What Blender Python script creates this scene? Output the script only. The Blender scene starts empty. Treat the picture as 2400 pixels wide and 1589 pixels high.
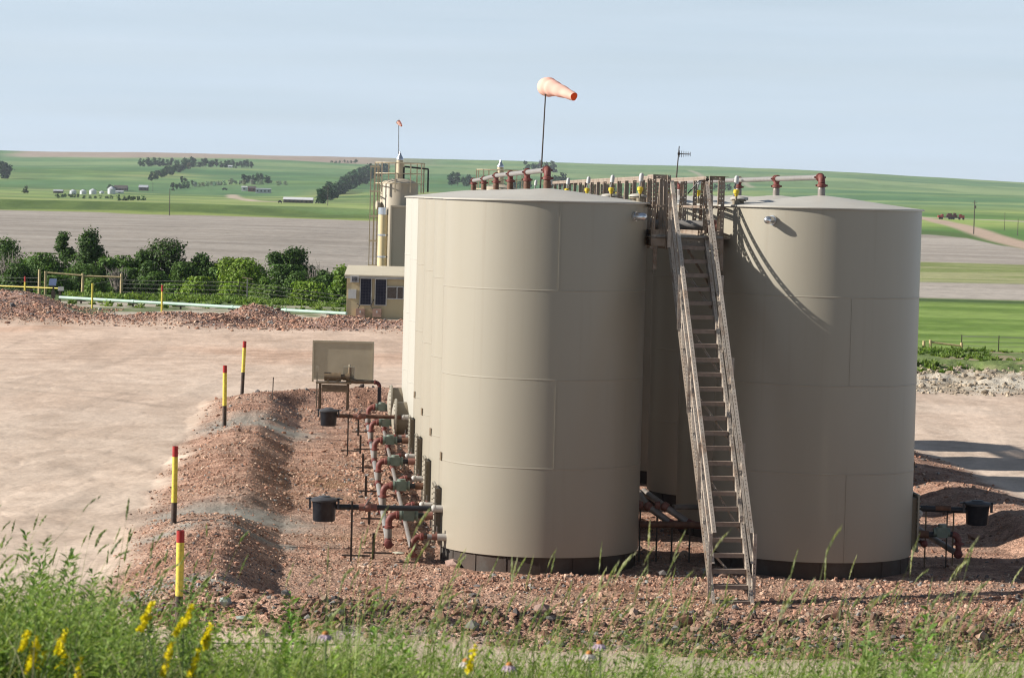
import bpy, math, random
import numpy as np
from mathutils import Vector, Matrix

random.seed(7)
rng = np.random.default_rng(11)
R_ = math.radians
scene = bpy.context.scene

# ------------------------------------------------------------------ camera, sky, sun, exposure
F, CX, CY = 6750.0, 1200.0, 794.5            # focal length and centre of a 2400 x 1589 frame
EYE = 6.55                                   # metres above the pad
PITCH, ROLL = math.atan(329.0 / F), 0.026
fwd = Vector((0, math.cos(PITCH), -math.sin(PITCH)))
up0 = Vector((0, math.sin(PITCH), math.cos(PITCH)))
right0 = Vector((1, 0, 0))
cup = up0 * math.cos(ROLL) - right0 * math.sin(ROLL)
crt = right0 * math.cos(ROLL) + up0 * math.sin(ROLL)
cam = bpy.data.cameras.new('camera')
cam.lens = F / 2400 * 36
cam.sensor_width = 36
cam.clip_start, cam.clip_end = 0.5, 20000
cam.dof.use_dof = True
cam.dof.focus_distance = 54
cam.dof.aperture_fstop = 9
cam_o = bpy.data.objects.new('camera', cam)
m3 = Matrix((crt, cup, -fwd)).transposed()
cam_o.matrix_world = Matrix.Translation((0, 0, EYE)) @ m3.to_4x4()
scene.collection.objects.link(cam_o)
scene.camera = cam_o

SUN_EL, SUN_BACK = R_(26.2), R_(-3.6)        # sun stands to the left, a hair towards the camera
sdir = Vector((-math.cos(SUN_EL) * math.cos(SUN_BACK), math.cos(SUN_EL) * math.sin(SUN_BACK), math.sin(SUN_EL)))
sl = bpy.data.lights.new('sun', 'SUN')
sl.energy = 5.0
sl.angle = R_(0.53)
sl.color = (1.0, 0.945, 0.86)
so = bpy.data.objects.new('sun', sl)
so.rotation_euler = sdir.to_track_quat('Z', 'Y').to_euler()
scene.collection.objects.link(so)

world = bpy.data.worlds.new('World')
scene.world = world
world.use_nodes = True
wn, wl = world.node_tree.nodes, world.node_tree.links
wn.clear()
w_out = wn.new('ShaderNodeOutputWorld')
w_bg = wn.new('ShaderNodeBackground')
w_sky = wn.new('ShaderNodeTexSky')
w_sky.sky_type = 'NISHITA'
w_sky.sun_disc = False
w_sky.sun_elevation = SUN_EL
w_sky.sun_rotation = R_(-90) + SUN_BACK
w_sky.altitude = 700
w_sky.air_density = 1.0
w_sky.dust_density = 0.3
w_sky.ozone_density = 1.6
VEIL = (11.0, 13.2, 15.5)
w_tc = wn.new('ShaderNodeTexCoord')
w_mp = wn.new('ShaderNodeMapping')
w_mp.inputs['Scale'].default_value = (1.6, 1.6, 30)
w_mp.inputs['Rotation'].default_value = (0, R_(-3.0), 0)
w_nz = wn.new('ShaderNodeTexNoise')
w_nz.inputs['Scale'].default_value = 2.4
w_nz.inputs['Detail'].default_value = 5
w_nz.inputs['Roughness'].default_value = 0.55
w_rp = wn.new('ShaderNodeMapRange')
w_rp.inputs['From Min'].default_value = 0.3
w_rp.inputs['From Max'].default_value = 0.75
w_rp.inputs['To Min'].default_value = -0.06
w_rp.inputs['To Max'].default_value = 0.10
w_sx = wn.new('ShaderNodeSeparateXYZ')
w_el = wn.new('ShaderNodeValToRGB')              # thin high veil, thickest low over the horizon
w_el.color_ramp.elements[0].position = 0.0
w_el.color_ramp.elements[0].color = (0.93, 0.93, 0.93, 1)
w_el.color_ramp.elements[1].position = 0.45
w_el.color_ramp.elements[1].color = (0.05, 0.05, 0.05, 1)
e_ = w_el.color_ramp.elements.new(0.08); e_.color = (0.78, 0.78, 0.78, 1)
e_ = w_el.color_ramp.elements.new(0.20); e_.color = (0.30, 0.30, 0.30, 1)
w_ad = wn.new('ShaderNodeMath'); w_ad.operation = 'ADD'; w_ad.use_clamp = True
w_mx = wn.new('ShaderNodeMixRGB')
w_mx.inputs['Color2'].default_value = VEIL + (1,)
wl.new(w_tc.outputs['Generated'], w_mp.inputs['Vector'])
wl.new(w_mp.outputs['Vector'], w_nz.inputs['Vector'])
wl.new(w_nz.outputs['Fac'], w_rp.inputs['Value'])
wl.new(w_tc.outputs['Generated'], w_sx.inputs['Vector'])
wl.new(w_sx.outputs['Z'], w_el.inputs['Fac'])
wl.new(w_el.outputs['Color'], w_ad.inputs[0])
wl.new(w_rp.outputs['Result'], w_ad.inputs[1])
wl.new(w_ad.outputs[0], w_mx.inputs['Fac'])
wl.new(w_sky.outputs['Color'], w_mx.inputs['Color1'])
w_n2 = wn.new('ShaderNodeTexNoise')
w_n2.inputs['Scale'].default_value = 1.7
w_n2.inputs['Detail'].default_value = 6
w_n2.inputs['Roughness'].default_value = 0.6
w_m2 = wn.new('ShaderNodeMapping')
w_m2.inputs['Scale'].default_value = (1.2, 1.2, 17)
w_m2.inputs['Rotation'].default_value = (0, R_(4.0), 0)
w_r2 = wn.new('ShaderNodeMapRange')
w_r2.inputs['From Min'].default_value = 0.46
w_r2.inputs['From Max'].default_value = 0.72
w_r2.inputs['To Max'].default_value = 0.20
w_cl = wn.new('ShaderNodeMixRGB')
w_cl.inputs['Color2'].default_value = (14.2, 15.0, 15.8, 1)
wl.new(w_tc.outputs['Generated'], w_m2.inputs['Vector'])
wl.new(w_m2.outputs['Vector'], w_n2.inputs['Vector'])
wl.new(w_n2.outputs['Fac'], w_r2.inputs['Value'])
wl.new(w_r2.outputs['Result'], w_cl.inputs['Fac'])
wl.new(w_mx.outputs['Color'], w_cl.inputs['Color1'])
wl.new(w_cl.outputs['Color'], w_bg.inputs['Color'])
w_bg.inputs['Strength'].default_value = 0.0365
wl.new(w_bg.outputs['Background'], w_out.inputs['Surface'])

scene.view_settings.view_transform = 'Standard'
scene.view_settings.look = 'None'
scene.view_settings.gamma = 1
scene.view_settings.exposure = 0.72
scene.cycles.filter_width = 1.15
scene.cycles.max_bounces = 6
scene.cycles.diffuse_bounces = 2
scene.cycles.transparent_max_bounces = 12
scene.cycles.volume_bounces = 0

# ------------------------------------------------------------------ measuring helpers
def ray(px, py):
    d = fwd + crt * ((px - CX) / F) + cup * ((CY - py) / F)
    return d / d.y
def PY(px, py, Y):                            # point of that sight line at depth Y
    d = ray(px, py)
    return Vector((d.x * Y, Y, EYE + d.z * Y))
def PZ(px, py, z=0.0):                        # point of that sight line at height z
    d = ray(px, py)
    t = (z - EYE) / d.z
    return Vector((d.x * t, t, z))
def hor(px):
    return 465.5 + (px - 1200) * 0.026

# row frame of the tank battery: u across to the right, v away along the rows
OX, OY = 0.565, 52.3
_n = math.hypot(0.065, 1)
EVX, EVY = -0.065 / _n, 1 / _n
EUX, EUY = EVY, -EVX
ROWROT = math.atan2(EUY, EUX)
def W(u, v, z=0.0):
    return Vector((OX + u * EUX + v * EVX, OY + u * EUY + v * EVY, z))
def UV(X, Y):
    dx, dy = X - OX, Y - OY
    return dx * EUX + dy * EUY, dx * EVX + dy * EVY

# ------------------------------------------------------------------ noise
_perm = rng.permutation(4096)
_val = rng.random(4096)
def _h(ix, iy):
    return _val[_perm[(ix + _perm[iy & 4095]) & 4095]]
def vnoise(x, y):
    x = np.asarray(x, float); y = np.asarray(y, float)
    ix = np.floor(x).astype(np.int64); iy = np.floor(y).astype(np.int64)
    fx, fy = x - ix, y - iy
    fx = fx * fx * fx * (fx * (fx * 6 - 15) + 10); fy = fy * fy * fy * (fy * (fy * 6 - 15) + 10)
    a = _h(ix & 4095, iy); b = _h((ix + 1) & 4095, iy); c = _h(ix & 4095, iy + 1); d = _h((ix + 1) & 4095, iy + 1)
    return (a + (b - a) * fx) * (1 - fy) + (c + (d - c) * fx) * fy
def fbm(x, y, o=4, g=0.5):
    s = 0.0; a = 1.0; t = 0.0; k = 1.0
    for i in range(o):
        s = s + a * vnoise(np.asarray(x) * k + 17.3 * i, np.asarray(y) * k + 9.1 * i); t += a
        a *= g; k *= 2.03
    return s / t
def sst(a, b, x):
    t = np.clip((np.asarray(x, float) - a) / (b - a), 0, 1)
    return t * t * (3 - 2 * t)

# ------------------------------------------------------------------ terrain height
def rect_sd(u, v):                             # signed distance to the berm's crest line (rounded rectangle)
    cu, cv, hu, hv, r = 2.3, 15.2, 8.15, 23.7, 2.2
    qx = np.abs(u - cu) - (hu - r); qy = np.abs(v - cv) - (hv - r)
    return np.hypot(np.maximum(qx, 0), np.maximum(qy, 0)) + np.minimum(np.maximum(qx, qy), 0) - r
GREEN_V = (5.0, 26.5)
def near_z(X, Y):
    u, v = UV(X, Y)
    sd = rect_sd(u, v) + 0.5 * (fbm(X * 0.33, Y * 0.33, 3) - 0.5)
    hb = 0.22 + 0.38 * fbm(X * 0.22 + 5, Y * 0.22, 2)
    left = (u < -1)
    dip = np.zeros_like(sd)
    for g in GREEN_V:
        dip = np.maximum(dip, np.exp(-((v - g) / 1.3) ** 2))
    hb = np.where(left, (hb + 0.10) * (1 - 0.55 * dip), hb)
    fr = sst(-4.5, -7.5, v)
    hb = hb * (1 - 0.12 * fr)
    t = np.where(sd < 0, -sd / 1.15, sd / 1.85)
    prof = np.clip(1 - t, 0, 1)
    prof = prof ** 1.15 * (1 - 0.25 * np.exp(-(t / 0.18) ** 2))
    rough = sst(2.2, 0.5, sd)
    z = hb * prof + rough * (1 + 2.2 * sst(-6.2, -8.6, v) * sst(2.4, 1.2, sd)) * (0.055 * (fbm(X * 2.3, Y * 2.3, 4) - 0.5) + 0.05 * (fbm(X * 0.9, Y * 0.9, 2) - 0.5))
    z = z - 0.05 * sst(-0.5, -1.5, sd)
    pad = 0.042 * (fbm(X * 0.8, Y * 0.55, 5, 0.62) - 0.5) - 0.008 * np.clip(0.10 - np.abs(fbm(X * 0.9 + 7, Y * 0.45, 3) - 0.5), 0, 1) / 0.10 + 0.05 * (fbm(X * 0.08, Y * 0.08, 2) - 0.5)
    z = z + (1 - rough) * pad
    # slight windrow just beside the bund, far edge of the pad: scoria ridge on the left, spoil bank on the right
    px = 1200 + F * X / np.maximum(Y, 1)
    ridge = np.clip(0.20 + 1.0 * (fbm(X * 0.25, Y * 0.25, 3) - 0.40), 0.08, 1) * np.exp(-((Y - 143.5 - 2.0 * np.sin(X * 0.12)) / 2.6) ** 2)
    ridge = ridge * sst(1180, 1060, px)
    leftpile = 1.0 * np.exp(-((Y - 151) / 6.0) ** 2) * sst(230, 40, px)
    mound = 0.78 * np.exp(-((X + 12.9) / 1.7) ** 2 - ((Y - 147.0) / 2.2) ** 2)
    bank = (0.05 + 0.30 * fbm(X * 0.2, Y * 0.2, 2) + 0.55 * (fbm(X * 0.9, Y * 0.9, 4) - 0.4)) * sst(102, 110, Y) * sst(130, 117, Y) * sst(1900, 2050, px)
    z = z + ridge + leftpile + mound * (0.75 + 0.5 * fbm(X * 1.2, Y * 1.2, 3)) + bank
    # hillside the photographer stands on
    hill = np.interp(Y, [-30, 0, 8, 14, 18, 22, 28, 33.5, 37.5], [6.2, 5.0, 4.72, 3.9, 3.22, 2.3, 0.85, 0.15, 0.0])
    hill = hill + sst(34, 10, Y) * (0.22 * sst(0.0, -2.6, X) + 0.25 * (fbm(X * 0.5 + 3, Y * 0.5, 3) - 0.5))
    return z + hill * sst(38.2, 36, Y)

ST = np.array([-1500, -300, 0, 300, 570, 800, 1200, 1600, 2000, 2300, 2500, 3900.0])
SKY_E = np.array([78, 82, 81, 88, 89, 87, 90, 85, 80, 70, 62, 60.0])
DK = np.array([140, 190, 230, 300, 380, 480, 600, 800, 1000, 1030, 1060, 1250, 1500, 2000, 2300, 2600, 3000, 3600, 4500, 5400, 9000.0])
LE = np.array([-316, -252, -258, -246, -196, -146, -110, -76, -57, -50, -33, -28, -23, -15, -11, 12, 40, 66, 99, 60, -20.0])
ME = np.array([-316, -300, -292, -246, -196, -150, -112, -78, -50, -46, -38, -28, -18, -2, 9, 20, 40, 66, 99, 60, -20.0])
RE = np.array([-338, -329, -300, -228, -182, -145, -112, -74, -46, -43, -40, -24, -8, 12, 22, 31, 44, 64, 99, 60, -20.0])
def far_z(X, Y):
    px = 1200 + F * X / np.maximum(Y, 1)
    Z = []
    sk = np.interp(px, ST, SKY_E)
    out = 0
    for E in (LE, ME, RE):
        zz = EYE + E * DK / F
        Z.append(np.interp(Y, DK, zz))
    wl_ = sst(1000, 560, px); wr = sst(1500, 2150, px)
    z = Z[0] * wl_ + Z[2] * wr + Z[1] * (1 - wl_ - wr)
    # skyline follows the far hills
    k = sst(2600, 4400, Y)
    z = z + k * (sk - 99) * np.minimum(Y, 4500) / F
    b = 0.6 * (fbm(X / 60, Y / 90, 3) - 0.5) * sst(150, 260, Y) + 5 * (fbm(X / 320, Y / 420, 3) - 0.5) * sst(1300, 2400, Y) + 11 * (fbm(X / 520 + 7, Y / 800, 3) - 0.5) * sst(2600, 3600, Y)
    return z + b
def ground_z(X, Y):
    X = np.asarray(X, float); Y = np.asarray(Y, float)
    k = sst(118 + 0 * Y, 185, Y)
    px = 1200 + F * X / np.maximum(Y, 1)
    st = np.where(px > 1500, 122.0, 162.0)
    k = sst(0, 1, (Y - st) / 30.0)
    return near_z(X, Y) * (1 - k) + far_z(X, Y) * k
def gz(x, y):
    return float(ground_z(np.array([x]), np.array([y]))[0])
def on_ground(px, Y):                          # ground point under that image column at depth Y
    z = 0.0
    for _ in range(4):
        d = ray(px, CY)
        b = 0
        # column drifts with height because of the camera roll
        py = hor(px) + (EYE - z) * F / Y
        X = ray(px, py).x * Y
        z = gz(X, Y)
    return Vector((X, Y, z))

# ------------------------------------------------------------------ object helpers
def link(o):
    scene.collection.objects.link(o)
    return o
def tag(o, label=None, cat=None, group=None, kind=None):
    if label: o['label'] = label
    if cat: o['category'] = cat
    if group: o['group'] = group
    if kind: o['kind'] = kind
    return o
def thing(name, label, cat, loc=(0, 0, 0), rotz=0.0, group=None):
    o = bpy.data.objects.new(name, None)
    o.empty_display_size = 0.2
    o.location = loc
    o.rotation_euler = (0, 0, rotz)
    link(o)
    return tag(o, label, cat, group)
def kids(o):
    return [c for c in ALLKIDS.get(o.name, [])]
ALLKIDS = {}
def set_parent(o, p):
    if p is not None:
        o.parent = p
        ALLKIDS.setdefault(p.name, []).append(o)
def dup(o, loc=None, rotz=None, label=None, group=None, parent=None):
    c = o.copy()
    link(c)
    if parent is not None: set_parent(c, parent)
    if loc is not None: c.location = loc
    if rotz is not None: c.rotation_euler = (0, 0, rotz)
    if label: c['label'] = label
    if group: c['group'] = group
    for k in list(ALLKIDS.get(o.name, [])):
        dup(k, parent=c)
    return c

class MB:
    def __init__(s):
        s.v, s.f, s.uv = [], [], []
    def add(s, vs, fs, uv=None):
        b = len(s.v)
        s.v.extend([tuple(p) for p in vs])
        for i, q in enumerate(fs):
            s.f.append([b + j for j in q])
            s.uv.append(uv[i] if uv else None)
        return s
    def frame(s, d, up=None):
        d = Vector(d).normalized()
        u = Vector(up) if up is not None else (Vector((0, 0, 1)) if abs(d.z) < 0.95 else Vector((0, 1, 0)))
        a = d.cross(u).normalized()
        return d, a, a.cross(d).normalized()
    def box(s, c, sz, rz=0.0, rx=0.0, ry=0.0):
        M = Matrix.Rotation(rz, 3, 'Z') @ Matrix.Rotation(ry, 3, 'Y') @ Matrix.Rotation(rx, 3, 'X')
        c = Vector(c)
        vs = []
        for x in (-.5, .5):
            for y in (-.5, .5):
                for z in (-.5, .5):
                    vs.append(c + M @ Vector((x * sz[0], y * sz[1], z * sz[2])))
        return s.add(vs, [(0, 1, 3, 2), (4, 6, 7, 5), (0, 4, 5, 1), (2, 3, 7, 6), (0, 2, 6, 4), (1, 5, 7, 3)])
    def bar(s, p0, p1, w, h, up=None):
        p0, p1 = Vector(p0), Vector(p1)
        d, a, b = s.frame(p1 - p0, up)
        L = (p1 - p0).length
        vs = []
        for p in (p0, p1):
            for i, j in ((-1, -1), (1, -1), (1, 1), (-1, 1)):
                vs.append(p + a * (i * w / 2) + b * (j * h / 2))
        fs = [(3, 2, 1, 0), (4, 5, 6, 7)]
        uv = [None, None]
        for k in range(4):
            n = (k + 1) % 4
            fs.append((k, n, n + 4, k + 4))
            wd = w if k in (0, 2) else h
            uv.append([(0, -wd / 2), (0, wd / 2), (L, wd / 2), (L, -wd / 2)] if wd > 0.03 else None)
        return s.add(vs, fs, uv)
    def angle(s, p0, p1, w, da, db, t=0.006):    # steel angle: two leaves meeting along p0-p1
        da, db = Vector(da).normalized(), Vector(db).normalized()
        p0, p1 = Vector(p0), Vector(p1)
        s.bar(p0 + da * (w / 2), p1 + da * (w / 2), w, t, da.cross(p1 - p0)) if False else None
        for q, n in ((da, db), (db, da)):
            o = q * (w / 2 + (t / 2 if q is db else 0))
            d = (p1 - p0).normalized()
            bb = d.cross(q).normalized()
            s.bar(p0 + o, p1 + o, w, t, bb)
        return s
    def cyl(s, p0, p1, r0, r1=None, n=16, caps=True):
        r1 = r0 if r1 is None else r1
        p0, p1 = Vector(p0), Vector(p1)
        d, a, b = s.frame(p1 - p0)
        vs = []
        for p, r in ((p0, r0), (p1, r1)):
            for k in range(n):
                t = 2 * math.pi * k / n
                vs.append(p + a * (r * math.cos(t)) + b * (r * math.sin(t)))
        fs = [(k, (k + 1) % n, (k + 1) % n + n, k + n) for k in range(n)]
        if caps:
            fs += [tuple(range(n - 1, -1, -1)), tuple(range(n, 2 * n))]
        return s.add(vs, fs)
    def tube(s, pts, r, n=10, caps=True):
        pts = [Vector(p) for p in pts]
        rs = r if isinstance(r, (list, tuple)) else [r] * len(pts)
        d0 = (pts[1] - pts[0]).normalized()
        _, a, b = s.frame(d0)
        vs, m = [], len(pts)
        for i, p in enumerate(pts):
            d = (pts[min(i + 1, m - 1)] - pts[max(i - 1, 0)]).normalized()
            a = (a - d * a.dot(d)).normalized()
            b = d.cross(a)
            for k in range(n):
                t = 2 * math.pi * k / n
                vs.append(p + (a * math.cos(t) + b * math.sin(t)) * rs[i])
        fs = []
        for i in range(m - 1):
            for k in range(n):
                k2 = (k + 1) % n
                fs.append((i * n + k, i * n + k2, (i + 1) * n + k2, (i + 1) * n + k))
        if caps:
            fs += [tuple(range(n - 1, -1, -1)), tuple(range((m - 1) * n, m * n))]
        return s.add(vs, fs)
    def lathe(s, prof, n=24, c=(0, 0, 0), axis=(0, 0, 1), a0=0.0, a1=2 * math.pi):
        c = Vector(c); d, a, b = s.frame(axis)
        full = abs(a1 - a0 - 2 * math.pi) < 1e-6
        m = n if full else n + 1
        vs = []
        for r, h in prof:
            for k in range(m):
                t = a0 + (a1 - a0) * k / n
                vs.append(c + d * h + (a * math.cos(t) + b * math.sin(t)) * r)
        fs = []
        for i in range(len(prof) - 1):
            for k in range(n):
                k2 = (k + 1) % m
                fs.append((i * m + k, i * m + k2, (i + 1) * m + k2, (i + 1) * m + k))
        if full:
            if prof[0][0] > 1e-6: fs.append(tuple(range(n - 1, -1, -1)))
            if prof[-1][0] > 1e-6: fs.append(tuple(range((len(prof) - 1) * n, len(prof) * n)))
        return s.add(vs, fs)
    def ball(s, c, r, n=14, m=8, sc=(1, 1, 1)):
        c = Vector(c); vs = []; fs = []
        for i in range(m + 1):
            p = math.pi * i / m
            for k in range(n):
                t = 2 * math.pi * k / n
                vs.append(c + Vector((r * sc[0] * math.sin(p) * math.cos(t), r * sc[1] * math.sin(p) * math.sin(t), r * sc[2] * math.cos(p))))
        for i in range(m):
            for k in range(n):
                k2 = (k + 1) % n
                fs.append((i * n + k, (i + 1) * n + k, (i + 1) * n + k2, i * n + k2))
        return s.add(vs, fs)
    def build(s, name, mat, parent=None, smooth=35, world=False):
        vs = s.v
        if world and parent is not None:
            off = Vector((0, 0, 0)); p = parent
            while p is not None:
                off = off + p.location; p = p.parent
            vs = [(x - off.x, y - off.y, z - off.z) for x, y, z in vs]
        me = bpy.data.meshes.new(name)
        me.from_pydata(vs, [], s.f)
        if any(u is not None for u in s.uv):
            lay = me.uv_layers.new(name='len')
            k = 0
            for fi, f in enumerate(s.f):
                u = s.uv[fi]
                for j in range(len(f)):
                    lay.data[k].uv = u[j] if u else (-1.0, -1.0)
                    k += 1
        me.materials.append(mat)
        if smooth:
            me.polygons.foreach_set('use_smooth', [True] * len(me.polygons))
            me.set_sharp_from_angle(angle=R_(smooth))
        me.update()
        o = bpy.data.objects.new(name, me)
        link(o)
        set_parent(o, parent)
        return o

def mesh_np(name, verts, faces, mats, parent=None, fmat=None, smooth=False, attrs=None):
    """verts (n,3), faces (m,k) of one size k"""
    verts = np.asarray(verts, np.float32); faces = np.asarray(faces, np.int32)
    me = bpy.data.meshes.new(name)
    m, k = faces.shape
    me.vertices.add(len(verts)); me.vertices.foreach_set('co', verts.ravel())
    me.loops.add(m * k); me.loops.foreach_set('vertex_index', faces.ravel())
    me.polygons.add(m)
    me.polygons.foreach_set('loop_start', np.arange(0, m * k, k, dtype=np.int32))
    for mt in (mats if isinstance(mats, (list, tuple)) else [mats]):
        me.materials.append(mt)
    if fmat is not None: me.polygons.foreach_set('material_index', np.asarray(fmat, np.int32))
    me.polygons.foreach_set('use_smooth', np.full(m, bool(smooth)))
    for nm, arr in (attrs or {}).items():
        a = me.color_attributes.new(nm, 'FLOAT_COLOR', 'POINT')
        full = np.ones((len(verts), 4), np.float32)
        full[:, :3] = arr
        a.data.foreach_set('color', full.ravel())
    me.update(calc_edges=True)
    me.validate()
    o = bpy.data.objects.new(name, me)
    link(o)
    set_parent(o, parent)
    return o

# ------------------------------------------------------------------ materials
MATS = {}
def nodes_of(name):
    m = bpy.data.materials.new(name)
    m.use_nodes = True
    nt = m.node_tree
    return m, nt.nodes, nt.links, nt.nodes['Principled BSDF']
def mat(name, col, rough=0.6, metal=0.0, var=0.12, scale=3.0, bump=0.0, bscale=40.0, stain=None, stain_amt=0.4, stain_scale=2.0, streak=False, holes=False, spec=0.4):
    if name in MATS: return MATS[name]
    m, N, L, P = nodes_of(name)
    tc = N.new('ShaderNodeTexCoord')
    mp = N.new('ShaderNodeMapping')
    L.new(tc.outputs['Object'], mp.inputs['Vector'])
    if streak: mp.inputs['Scale'].default_value = (1, 1, 0.12)
    nz = N.new('ShaderNodeTexNoise')
    nz.inputs['Scale'].default_value = scale
    nz.inputs['Detail'].default_value = 6
    L.new(mp.outputs['Vector'], nz.inputs['Vector'])
    rp = N.new('ShaderNodeValToRGB')
    rp.color_ramp.elements[0].position = 0.3
    rp.color_ramp.elements[1].position = 0.7
    rp.color_ramp.elements[0].color = tuple(c * (1 - var) for c in col) + (1,)
    rp.color_ramp.elements[1].color = tuple(min(1, c * (1 + var)) for c in col) + (1,)
    L.new(nz.outputs['Fac'], rp.inputs['Fac'])
    out = rp.outputs['Color']
    if stain is not None:
        n2 = N.new('ShaderNodeTexNoise')
        n2.inputs['Scale'].default_value = stain_scale
        n2.inputs['Detail'].default_value = 8
        n2.inputs['Roughness'].default_value = 0.65
        L.new(tc.outputs['Object'], n2.inputs['Vector'])
        r2 = N.new('ShaderNodeValToRGB')
        r2.color_ramp.elements[0].position = 0.5
        r2.color_ramp.elements[1].position = 0.72
        r2.color_ramp.elements[0].color = (0, 0, 0, 1)
        r2.color_ramp.elements[1].color = (stain_amt,) * 3 + (1,)
        L.new(n2.outputs['Fac'], r2.inputs['Fac'])
        mx = N.new('ShaderNodeMixRGB')
        mx.inputs['Color2'].default_value = tuple(stain) + (1,)
        L.new(r2.outputs['Color'], mx.inputs['Fac'])
        L.new(out, mx.inputs['Color1'])
        out = mx.outputs['Color']
    L.new(out, P.inputs['Base Color'])
    P.inputs['Roughness'].default_value = rough
    P.inputs['Metallic'].default_value = metal
    P.inputs['Specular IOR Level'].default_value = spec
    if bump:
        n3 = N.new('ShaderNodeTexNoise')
        n3.inputs['Scale'].default_value = bscale
        n3.inputs['Detail'].default_value = 4
        L.new(tc.outputs['Object'], n3.inputs['Vector'])
        bp = N.new('ShaderNodeBump')
        bp.inputs['Strength'].default_value = bump
        bp.inputs['Distance'].default_value = 0.02
        L.new(n3.outputs['Fac'], bp.inputs['Height'])
        L.new(bp.outputs['Normal'], P.inputs['Normal'])
    if holes:                                   # punched holes along the leaf of a slotted angle
        uvn = N.new('ShaderNodeUVMap'); uvn.uv_map = 'len'
        sp = N.new('ShaderNodeSeparateXYZ')
        L.new(uvn.outputs['UV'], sp.inputs['Vector'])
        def M(op, a, b=None):
            q = N.new('ShaderNodeMath'); q.operation = op
            for i, x in enumerate((a, b)):
                if x is None: continue
                if isinstance(x, (int, float)): q.inputs[i].default_value = x
                else: L.new(x, q.inputs[i])
            return q.outputs[0]
        fu = M('SUBTRACT', M('FRACT', M('DIVIDE', sp.outputs['X'], 0.075)), 0.5)
        fu = M('MULTIPLY', fu, 0.075)
        fv = sp.outputs['Y']
        r2_ = M('ADD', M('MULTIPLY', fu, fu), M('MULTIPLY', fv, fv))
        inside = M('LESS_THAN', r2_, 0.0095 ** 2)
        ok = M('GREATER_THAN', sp.outputs['X'], 0.0)
        hole = M('MULTIPLY', inside, ok)
        tr = N.new('ShaderNodeBsdfTransparent')
        ms = N.new('ShaderNodeMixShader')
        L.new(hole, ms.inputs['Fac'])
        L.new(P.outputs['BSDF'], ms.inputs[1]); L.new(tr.outputs['BSDF'], ms.inputs[2])
        L.new(ms.outputs['Shader'], N['Material Output'].inputs['Surface'])
    if name.startswith('tank_paint'):            # thin old run marks and settled dust
        mp2 = N.new('ShaderNodeMapping'); mp2.inputs['Scale'].default_value = (7, 7, 0.22)
        L.new(tc.outputs['Object'], mp2.inputs['Vector'])
        n5 = N.new('ShaderNodeTexNoise'); n5.inputs['Scale'].default_value = 1.0; n5.inputs['Detail'].default_value = 5; n5.inputs['Roughness'].default_value = 0.6
        L.new(mp2.outputs['Vector'], n5.inputs['Vector'])
        r5 = N.new('ShaderNodeMapRange'); r5.inputs['From Min'].default_value = 0.56; r5.inputs['From Max'].default_value = 0.80; r5.inputs['To Max'].default_value = 0.22
        L.new(n5.outputs['Fac'], r5.inputs['Value'])
        x5 = N.new('ShaderNodeMixRGB'); x5.inputs['Color2'].default_value = (0.21, 0.165, 0.11, 1)
        L.new(r5.outputs['Result'], x5.inputs['Fac']); L.new(out, x5.inputs['Color1'])
        sz = N.new('ShaderNodeSeparateXYZ'); L.new(tc.outputs['Object'], sz.inputs['Vector'])
        rz = N.new('ShaderNodeMapRange'); rz.inputs['From Min'].default_value = 1.1; rz.inputs['From Max'].default_value = 0.25; rz.inputs['To Min'].default_value = 0.0; rz.inputs['To Max'].default_value = 0.5
        L.new(sz.outputs['Z'], rz.inputs['Value'])
        mz = N.new('ShaderNodeMath'); mz.operation = 'MULTIPLY'; L.new(rz.outputs['Result'], mz.inputs[0]); L.new(nz.outputs['Fac'], mz.inputs[1])
        x6 = N.new('ShaderNodeMixRGB'); x6.inputs['Color2'].default_value = (0.36, 0.27, 0.20, 1)
        L.new(mz.outputs[0], x6.inputs['Fac']); L.new(x5.outputs['Color'], x6.inputs['Color1'])
        L.new(x6.outputs['Color'], P.inputs['Base Color'])
    MATS[name] = m
    return m

TAN = (0.305, 0.277, 0.220)
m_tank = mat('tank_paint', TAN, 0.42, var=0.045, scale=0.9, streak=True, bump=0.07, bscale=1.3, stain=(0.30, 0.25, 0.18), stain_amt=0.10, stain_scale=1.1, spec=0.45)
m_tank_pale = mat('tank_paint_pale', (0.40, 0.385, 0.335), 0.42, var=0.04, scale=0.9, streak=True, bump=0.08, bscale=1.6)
m_roof = mat('tank_roof_paint', (0.47, 0.445, 0.395), 0.5, var=0.07, scale=1.4, stain=(0.40, 0.36, 0.30), stain_amt=0.35, stain_scale=1.5)
m_ring = mat('ring_steel', (0.05, 0.034, 0.025), 0.7, var=0.3, scale=2, stain=(0.10, 0.115, 0.11), stain_amt=0.5, stain_scale=1.2, bump=0.1)  # near black: shadow under the tank's overhang is put into this colour
m_neck_shaded = mat('neck_shaded_brown', (0.20, 0.165, 0.115), 0.5, var=0.1, scale=5)  # shade on tank necks put into the colour; hatches and gauges share it
m_plate = mat('plate_brown', (0.14, 0.10, 0.06), 0.5)
m_angle = mat('angle_paint', (0.42, 0.36, 0.30), 0.55, var=0.06, scale=2, stain=(0.17, 0.075, 0.025), stain_amt=0.7, stain_scale=3.2, holes=True)
m_tread = mat('tread_steel', (0.255, 0.20, 0.165), 0.65, var=0.2, scale=12, bump=0.3, bscale=60, stain=(0.14, 0.09, 0.06), stain_amt=0.5, stain_scale=6)
m_railbrown_shaded = mat('rail_brown_shaded', (0.29, 0.23, 0.18), 0.6, var=0.10, scale=2.5, stain=(0.13, 0.055, 0.02), stain_amt=0.7, stain_scale=3.5, holes=True)  # rusty brown, with the shade of the rail fronts put into the colour
m_deck = mat('deck_grate', (0.36, 0.33, 0.29), 0.6, var=0.2, scale=20, bump=0.4, bscale=80)
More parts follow.
